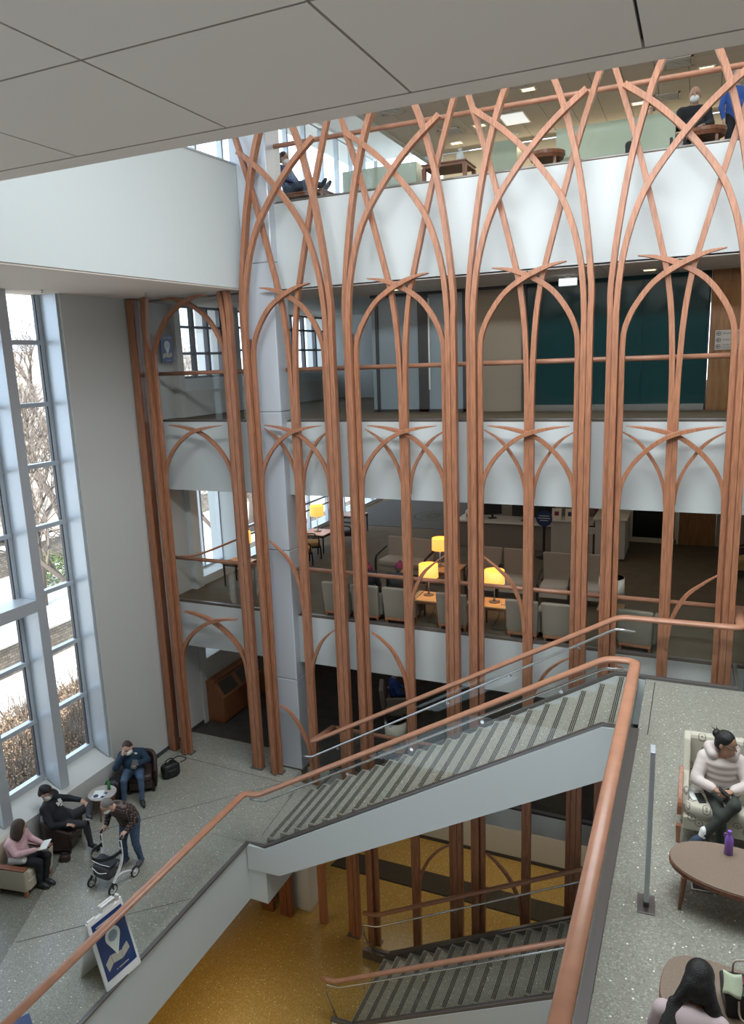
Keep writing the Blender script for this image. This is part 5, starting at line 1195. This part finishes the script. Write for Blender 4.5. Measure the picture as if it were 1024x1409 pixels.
# 1 woman in pink
pk = body('person in pink top with shoulder-length brown hair sitting in the cream armchair', (-10.95, 8.23, L1), -PI / 2 + .2, SIT(.43, look=(-.75, .6, -.25), nek=(0, -.03, .93), hed=(-.01, .03, 1.085), che=(0, -.08, .80), shR=(.185, -.06, .87), shL=(-.185, -.06, .87), wrR=(.06, .36, .74), wrL=(-.1, .36, .76), elR=(.24, .10, .74), knR=(.10, .42, .53), anR=(.08, .36, .10), toR=(.08, .52, .045), knL=(-.08, .46, .54), anL=(-.02, .40, .10), toL=(-.02, .56, .045), hdR=(-.3, .9, .1), hdL=(.3, .9, .1)), 'cloth_pink', 'cloth_black', hair='bob', mask=False, sole='sole_white', girth=1.2, bulk=1.15, sc=1.04, hscale=1.16,
    extra=[('e', np.array((.19, .06, .70)), np.array((.04, .045, .045)), None, 'cloth_red', .0), ('c', np.array((.165, -.08, .545)), .06, np.array((.155, .16, .585)), .06, 'cloth_white', .02)])
small('magazine', 'pale magazine held in the lap of the woman in pink', 'magazine', MB().use('paper').box(-.11, -.08, -.006, .11, .08, .006), hand_world(pk, (-.03, .48, .79)), (.3, .2, -1.2))
# 2 man in black hoodie
def chest_print(t, at, H, kid): pass
bh = body('person in black hoodie and black cap lounging with one leg crossed in tub chair', (-11.06, 9.33, L1), -PI / 2 + .46,
    SIT(.40, pel=(0, -.02, .50), bel=(0, -.10, .63), che=(0, -.19, .79), nek=(0, -.27, .94), hed=(0, -.27, 1.09), look=(.05, 1, -.30), shR=(.19, -.24, .88), shL=(-.19, -.24, .88), elR=(.34, -.08, .64), wrR=(.27, .14, .60), hdR=(-.2, .9, -.2), elL=(-.34, .0, .76), wrL=(-.25, .26, .76), hdL=(.25, .8, -.45),
        hiR=(.09, .0, .48), knR=(.13, .44, .50), anR=(.16, .50, .11), toR=(.24, .66, .05), hiL=(-.09, .0, .48), knL=(-.25, .40, .63), anL=(.10, .50, .63), toL=(.22, .58, .68)), 'cloth_black', 'cloth_charcoal', sole='sole_white', hair='short', hairm='hair_brown', cap='cap', girth=1.22, bulk=1.2, sc=1.06, hscale=1.14)
b = MB().use('cloth_white')
for x, z, w, h in ((-.085, .0, .035, .07), (-.035, .015, .04, .085), (.015, -.005, .03, .06), (.055, .01, .04, .075), (-.02, -.06, .08, .02)): b.box(x - w / 2, -.004, z - h / 2, x + w / 2, .004, z + h / 2)
o = b.build('chest_print', None, bh); o.location = (.0, -.045, .885); o.rotation_euler = (.52, 0, 0)
# 3 person in navy hoodie
nv = body('person in navy hoodie and jeans resting head on hand in dark tub chair', (-11.06, 11.31, L1), PI + .66,
    SIT(.40, bel=(0, -.07, .62), che=(0, -.10, .75), nek=(.02, -.06, .89), shR=(.19, -.09, .82), shL=(-.19, -.09, .82), hed=(.06, .03, 1.02), hup=(.3, 0, 1), look=(.25, 1, -.45), elR=(.32, .10, .66), wrR=(.17, .12, .92), hdR=(-.25, -.05, 1), pnR=(-.6, -.6, 0), elL=(-.30, .06, .72), wrL=(-.12, .27, .76), hdL=(.5, .7, .4), knR=(.16, .42, .52), anR=(.20, .42, .1), toR=(.24, .56, .045), knL=(-.17, .42, .52), anL=(-.16, .50, .10), toL=(-.20, .66, .045)), 'cloth_navy', 'denim', hair='short', hairm='hair_brown', girth=1.38, bulk=1.35, sc=1.06, hscale=1.15)
small('phone', 'dark tablet held by the person in the navy hoodie', 'phone', MB().use('black').box(-.06, -.1, -.006, .06, .1, .006), hand_world(nv, (-.07, .36, .82)), (.8, .3, .6), .003)
b = MB().use('cloth_white').add([(0, 0, 0), (.05, 0, .02), (.03, 0, .03), (.055, 0, .05), (-.02, 0, .03)], [(0, 1, 2, 3, 4)]); o = b.build('chest_logo', None, nv); o.location = (-.10, .035, .86); o.rotation_euler = (.15, 0, 0); s_ = o.modifiers.new('s', 'SOLIDIFY'); s_.thickness = .006
# 4 man with walker
body('stooped person in brown plaid shirt and jeans pushing the walker', (-9.42, 9.33, L1), PI - .02,
    STAND(pel=(0, -.06, .86), bel=(0, .0, 1.0), che=(0, .12, 1.16), nek=(0, .26, 1.29), hed=(.02, .38, 1.38), look=(.15, .75, -.65), hup=(0, .5, .8), shR=(.19, .21, 1.24), shL=(-.19, .21, 1.24), elR=(.28, .12, 1.02), wrR=(.222, .25, .90), hdR=(.0, 1, -.2), elL=(-.29, .10, 1.02), wrL=(-.222, .25, .90), hdL=(.0, 1, -.2), pnR=(0, -.3, -1), pnL=(0, -.3, -1),
          hiR=(.09, -.06, .83), hiL=(-.09, -.06, .83), knR=(.11, .04, .46), knL=(-.12, -.02, .46), anR=(.13, .0, .09), toR=(.15, .17, .045), anL=(-.13, -.10, .09), toL=(-.17, .06, .045)), 'plaid', 'denim', 'shoe_grey', hair='short', hairm='hair_grey', girth=1.22, bulk=1.2, curl=1.0, sc=1.08, hscale=1.05)
# 5 woman on settee
sw = body('person in pale puffer jacket and dark trousers sitting cross-legged on the settee', (.44, 8.50, L2), PI + .06,
    SIT(.43, look=(-.8, .55, -.12), nek=(0, -.05, .965), hed=(-.03, .0, 1.125), shR=(.18, -.09, .90), shL=(-.18, -.09, .90), elR=(.27, .08, .68), wrR=(.08, .27, .70), elL=(-.27, .08, .70), wrL=(-.08, .27, .70), hdR=(-.75, .6, .1), hdL=(.75, .6, .1), knL=(-.10, .43, .63), anL=(.20, .50, .26), toL=(.33, .56, .16), knR=(.04, .42, .50), anR=(.0, .38, .10), toR=(-.02, .54, .045)), 'cloth_puffer', 'cloth_olive', 'denim_dark', 'skin_mid', mask=False, hair='bun', hairm='hair_black', puffer=True, girth=.98, vox=.009, glasses=True, bulk=.95, hscale=1.16,
    extra=[('c', np.array((.10, .0, .985)), .055, np.array((.13, -.13, 1.0)), .06, 'cloth_puffer', .02), ('c', np.array((-.10, .0, .985)), .055, np.array((-.13, -.13, 1.0)), .06, 'cloth_puffer', .02), ('c', np.array((.12, -.15, 1.0)), .06, np.array((-.12, -.15, 1.0)), .06, 'cloth_puffer', .03), ('c', np.array((.185, .49, .31)), .05, np.array((.20, .50, .27)), .045, 'cloth_white', .0)])
small('phone', 'dark phone held by the woman in the puffer jacket', 'phone', MB().use('black').box(-.035, -.07, -.005, .035, .07, .005), hand_world(sw, (0, .36, .735)), (.6, 0, 1.5), .002)
small('paper_sheet', 'folded pale paper lying on the settee beside the seated woman', 'paper', MB().use('paper').box(-.06, -.11, 0, .06, .11, .004), (.155, 8.37, L2 + .515), (.1, .05, .5))
small('tablet', 'black phone lying on the settee cushion by the dark trousers', 'phone', MB().use('black').box(-.04, -.08, 0, .04, .08, .008), (.23, 8.30, L2 + .518), (.1, .0, .35), .003)
# 6 long-haired woman
def long_hair(t, at, H, kid):
    a_ = np.array
    a = np.array; hb = 'hair_black'
    q = [('e', at(0, -.03, .04), a((.098, .112, .104)), H, hb, .02), ('e', at(0, -.075, -.03), a((.096, .062, .11)), H, hb, .03)]
    q += [('c', at(.04, -.05, -.03), .066, a((.13, .19, .99)), .050, hb, .03), ('c', a((.13, .19, .99)), .050, a((.20, .25, .86)), .030, hb, .03), ('c', a((.20, .25, .86)), .030, a((.21, .26, .72)), .012, hb, .02)]
    q += [('c', at(-.04, -.07, -.03), .060, a((-.10, .15, 1.0)), .034, hb, .03)]
    for dx, dz, r in ((-.19, .74, .015), (-.16, .67, .017), (-.125, .62, .016), (-.095, .70, .013), (-.07, .80, .009)):
        q += [('c', a((-.10 + (dx + .12) * .4, .15, 1.0)), r + .010, a((dx, .0, .88)), r, hb, .010), ('c', a((dx, .0, .88)), r, a((dx + .015, -.075, dz)), .005, hb, .006)]
    kid('hair', q, .008)
body('person with long black hair and pale pink top leaning over the near brown table', (.15, 4.66, L2), -.05,
    SIT(.43, pel=(0, -.04, .53), bel=(.0, .02, .67), che=(.0, .09, .82), nek=(.02, .20, .97), hed=(.04, .31, 1.08), look=(.1, .75, -.65), hup=(0, .5, .85), shR=(.18, .14, .91), shL=(-.18, .13, .91), elR=(.25, .26, .66), wrR=(.14, .46, .60), elL=(-.24, .26, .66), wrL=(-.12, .46, .60), knR=(.12, .44, .50), knL=(-.12, .44, .50)), 'cloth_rose', 'cloth_charcoal', skin='skin_mid', hair=long_hair, hairm='hair_black', mask=False, vox=.009, girth=1.0)
# 7 lounge visitors seen from behind
for k, (x, cap, top, l) in enumerate(((-6.50, 'beanie', 'cloth_black', 'person in maroon beanie in the armchair behind the bundled post'), (-5.74, 'beanie', 'cloth_charcoal', 'person in maroon beanie and dark coat in the armchair left of the left lamp'))):
    body(l, (x, 14.16, L2), .1, SIT(.43, look=(.3, 1, -.3), nek=(0, -.05, .94 if k else .84), hed=(.02, .0, 1.10 if k else .98)), top, 'cloth_charcoal', cap=cap, mask=False, vox=.014, girth=1.15, bulk=1.2, hair='short')
body('person in blue lying back in the tan armchair of the dark lower lounge', (-6.93, 16.72, L1), -1.2, SIT(.42, look=(.2, 1, -.2)), 'cloth_blue', 'cloth_navy', vox=.016, hair='short')
body('dark-haired person in black sitting behind the wide reception monitor', (-4.05, 21.75, L2), PI, SIT(.48), 'cloth_black', 'cloth_charcoal', vox=.016, hair='short', hairm='hair_black', mask=False)
body('person in black and maroon behind the reception counter at right', (-2.35, 21.65, L2), PI + .3, SIT(.55), 'maroon', 'cloth_charcoal', vox=.016, hair='bob', hairm='hair_black', mask=False)
MBs = []
for x, y, r, l in ((-4.05, 21.75, PI, 'black office chair behind the wide reception monitor'), (-2.35, 21.65, PI + .3, 'black office chair behind the reception counter at right')):
    t = thing('office_chair', l, 'chair', (x, y, L2), r); hz = .46 if x < -3 else .53
    MB().use('black').cushion((0, .05, hz - .07), .5, .5, .1).build('seat', None, t, smooth=True); MB().use('black').cushion((0, -.27, hz + .3), .45, .08, .5).build('backrest', None, t, smooth=True); MB().use('dark_metal').cyl((0, 0, 0), .03, .05, hz - .1).build('pillar', None, t)
    b = MB().use('dark_metal')
    for k in range(5): b.tube([(0, 0, .08), (.28 * math.cos(k * 1.257), .28 * math.sin(k * 1.257), .03)], .02, 6)
    b.build('base', None, t)
# 8 top floor
body('bald person in black with white face mask seated beyond the top floor glass', (-.33, 15.62, L4), PI + .1, SIT(.45, look=(.15, 1, -.15)), 'cloth_black', 'cloth_charcoal', skin='skin_mid', vox=.012, hair='bald', hairm='hair_grey', girth=1.25, bulk=1.2, sc=1.1)
arm_chair_wood('wooden chair under the bald masked person on the top floor', (-.33, 15.58, L4), PI + .1, .8, .7, hb=.8)
body('grey-haired person in dark jacket seated behind the long booth screen', (-1.14, 15.54, L4), PI - .9, SIT(.46, look=(.5, 1, -.2), wrR=(.2, .4, .95)), 'cloth_black', 'cloth_charcoal', vox=.012, hair='short', hairm='hair_grey')
body('standing person in bright blue shirt at the right end of the top floor', (.34, 16.0, L4), PI + .5, STAND(look=(.3, 1, -.1)), 'cloth_blue', 'cloth_black', vox=.012, hair='short', hairm='hair_grey', girth=1.1)
body('person in blue jacket resting with legs stretched along the window bench', (-7.98, 14.36, L4), -PI / 2, SIT(.28, pel=(0, -.02, .38), bel=(0, -.06, .52), che=(0, -.12, .68), nek=(0, -.16, .84), hed=(0, -.14, 1.0), shR=(.19, -.15, .78), shL=(-.19, -.15, .78), elR=(.26, .0, .56), elL=(-.26, .0, .56), wrR=(.12, .2, .50), wrL=(-.12, .2, .50), knR=(.12, .42, .46), knL=(-.1, .42, .48), anR=(.12, .78, .36), anL=(-.1, .76, .36), toR=(.13, .86, .46), toL=(-.11, .84, .46)), 'blue_jacket', 'denim_dark', vox=.012, hair='short', girth=1.15, bulk=1.15)
# ------------------------------------------------------------------ outdoors beyond the windows
mat('concrete', (.62, .60, .56), .8, noise=(.8, .12)); mat('soil', (.16, .11, .07), .95, noise=(3, .4)); mat('dry_leaf', (.40, .285, .195), .8, noise=(9, .75, 5)); mat('bark', (.12, .095, .08), .9); mat('twig', (.21, .17, .14), .9)
mat('hill_scrub', (.36, .30, .245), .95, noise=(1.2, .5, 8)); mat('evergreen', (.10, .14, .05), .8, noise=(4, .4))
m = mat('stone', (.30, .25, .20), .85); t_ = m.node_tree; b_ = t_.nodes['Principled BSDF']; br = t_.nodes.new('ShaderNodeTexBrick'); tc = t_.nodes.new('ShaderNodeTexCoord'); mp = t_.nodes.new('ShaderNodeSeparateXYZ'); cb_ = t_.nodes.new('ShaderNodeCombineXYZ')
br.inputs['Color1'].default_value = (.34, .28, .22, 1); br.inputs['Color2'].default_value = (.18, .15, .13, 1); br.inputs['Mortar'].default_value = (.08, .07, .06, 1); br.inputs['Scale'].default_value = 2.4
t_.links.new(tc.outputs['Object'], mp.inputs[0]); t_.links.new(mp.outputs[1], cb_.inputs[0]); t_.links.new(mp.outputs[2], cb_.inputs[1]); t_.links.new(cb_.outputs[0], br.inputs['Vector']); t_.links.new(br.outputs['Color'], b_.inputs['Base Color'])
b = MB(); b.use('concrete').box(-140, -40, 1.8, -13.05, 140, 2.4); struct('ground', b)
b = MB(); b.use('soil').box(-18.2, 0, 2.4, -13.2, 19, 2.75); struct('ground', b)
b = MB(); b.use('concrete').box(-60, -20, 2.4, -22.6, 80, 3.35); struct('ground', b)
b = MB(); b.use('stone').box(-22.6, -20, 2.4, -22.1, 60, 3.5); b.use('concrete').box(-22.66, -20, 3.5, -22.04, 60, 3.58); o = b.build('garden_wall', None); tag(o, 'low stone garden wall with pale coping outside the left windows', 'wall')
b = MB(); b.use('stone').box(-18.6, 2, 2.4, -18.2, 19, 3.0); b.use('concrete').box(-18.66, 2, 3.0, -18.14, 19, 3.06); o = b.build('garden_wall', None); tag(o, 'short stone planter wall behind the brown hedge outside', 'wall')
b = MB(); b.use('stone').box(-31, 10, 3.35, -30.4, 70, 4.6); b.use('concrete').box(-31.1, 10, 4.6, -30.3, 70, 4.7); o = b.build('garden_wall', None); tag(o, 'far stone retaining wall below the bare trees outside', 'wall')
v = []; f = []; n = 30; rr = random.Random(5)
for i in range(n):
    for j in range(n):
        x = -36 - 90 * i / (n - 1); y = -10 + 140 * j / (n - 1); v.append((x, y, 3.3 + 13 * min(1, (i / (n - 1)) * 1.6) ** 1.1 + rr.uniform(-.5, .5)))
b = MB(); b.use('hill_scrub').add(v, [(i * n + j, i * n + j + 1, (i + 1) * n + j + 1, (i + 1) * n + j) for i in range(n - 1) for j in range(n - 1)]); struct('hillside', b, smooth=True)
def leafy(seed, r, h, nl, m, size=.06):
    rr = random.Random(seed); b = MB(); b.use(m)
    for _ in range(nl):
        a = rr.uniform(0, 2 * PI); q = r * math.sqrt(rr.random()); z = h * (.1 + .9 * rr.random()) * (1 - .35 * (q / r) ** 2)
        M = Matrix.Translation((q * math.cos(a), q * math.sin(a), z)) @ Euler((rr.uniform(0, 3), rr.uniform(0, 3), rr.uniform(0, 6))).to_matrix().to_4x4(); s = size * rr.uniform(.6, 1.3)
        b.add([M @ Vector(p) for p in ((0, -s, 0), (s * .5, 0, s * .12), (0, s, 0), (-s * .5, 0, s * .12))], [(0, 1, 2, 3)])
    return b
def stems(seed, r, h, k):
    rr = random.Random(seed); b = MB(); b.use('twig')
    for _ in range(k):
        a = rr.uniform(0, 2 * PI); q = r * rr.random(); b.tube(catmull([(q * .3 * math.cos(a), q * .3 * math.sin(a), 0), (q * .7 * math.cos(a), q * .7 * math.sin(a), h * .5), (q * math.cos(a) + rr.uniform(-.2, .2), q * math.sin(a) + rr.uniform(-.2, .2), h * rr.uniform(.8, 1.1))], 3), .008, 4)
    return b
t = thing('dry_shrub', 'brown-leaved dry shrub in the planting bed just outside the left windows', 'shrub', (-14.2, 9.6, 2.75), group='dry shrubs outside the left windows')
leafy(1, .85, 1.15, 4200, 'dry_leaf', .036).build('foliage', None, t); stems(2, .95, 1.35, 90).build('stems', None, t)
sp = [(-14.4, 11.2), (-14.4, 12.9), (-15.6, 10.4), (-15.7, 12.2), (-15.5, 13.9), (-14.4, 14.7), (-16.8, 11.5), (-16.9, 13.4), (-16.7, 15.2), (-15.3, 15.8), (-14.3, 8.0), (-15.6, 8.7), (-16.8, 9.7)]
for k, (x, y) in enumerate(sp): dup(t, (x, y, 2.75), k * 1.3)
def bare_tree(seed, h, depth=6):
    rr = random.Random(seed); tr = MB(); tr.use('bark'); br = MB(); br.use('twig')
    def grow(p, d, L, r, k):
        q = p + d * L; m_ = p + d * L * .5 + Vector((rr.uniform(-1, 1), rr.uniform(-1, 1), 0)) * L * .06
        (tr if k < 2 else br).tube([p, m_, q], r, 6 if k < 2 else 4, taper=[1, .85, .7])
        if k >= depth: return
        for _ in range(rr.choice((2, 3, 3)) if k else 4):
            ax = Vector((rr.uniform(-1, 1), rr.uniform(-1, 1), rr.uniform(-.3, .6))).normalized()
            nd = (d + ax * rr.uniform(.45, .85)).normalized(); grow(p + d * L * rr.uniform(.6, 1), nd, L * rr.uniform(.62, .8), r * .62, k + 1)
    grow(Vector((0, 0, 0)), Vector((rr.uniform(-.08, .08), rr.uniform(-.08, .08), 1)).normalized(), h * .3, h * .018, 0)
    return tr, br
protos = []
for k in range(2):
    t = thing('bare_tree', 'leafless tree standing outdoors beyond the left windows', 'tree', ((-25, 21.5, 3.35), (-20.2, 19.0, 2.4))[k], 0, 'leafless trees beyond the windows')
    a, c_ = bare_tree(11 + k, (11, 9)[k]); a.build('trunk', None, t, smooth=True); c_.build('branches', None, t, smooth=True); protos.append(t)
for k, (x, y, z) in enumerate(((-28, 26, 3.35), (-27, 32, 3.35), (-33, 27, 4.0), (-36, 34, 4.5), (-34, 40, 5), (-42, 36, 6), (-44, 44, 7), (-50, 42, 8), (-24, 36, 3.35), (-30, 46, 3.35), (-40, 52, 7), (-20.3, 28, 2.4), (-56, 50, 9), (-38, 29, 5))):
    dup(protos[k % 2], (x, y, z), k * 1.7)
t = thing('evergreen_shrub', 'green round evergreen bush on the terrace outside the left windows', 'shrub', (-27.5, 24.0, 3.35)); leafy(4, 1.1, 1.6, 1200, 'evergreen', .09).build('foliage', None, t); stems(6, .8, 1.2, 16).build('stems', None, t)
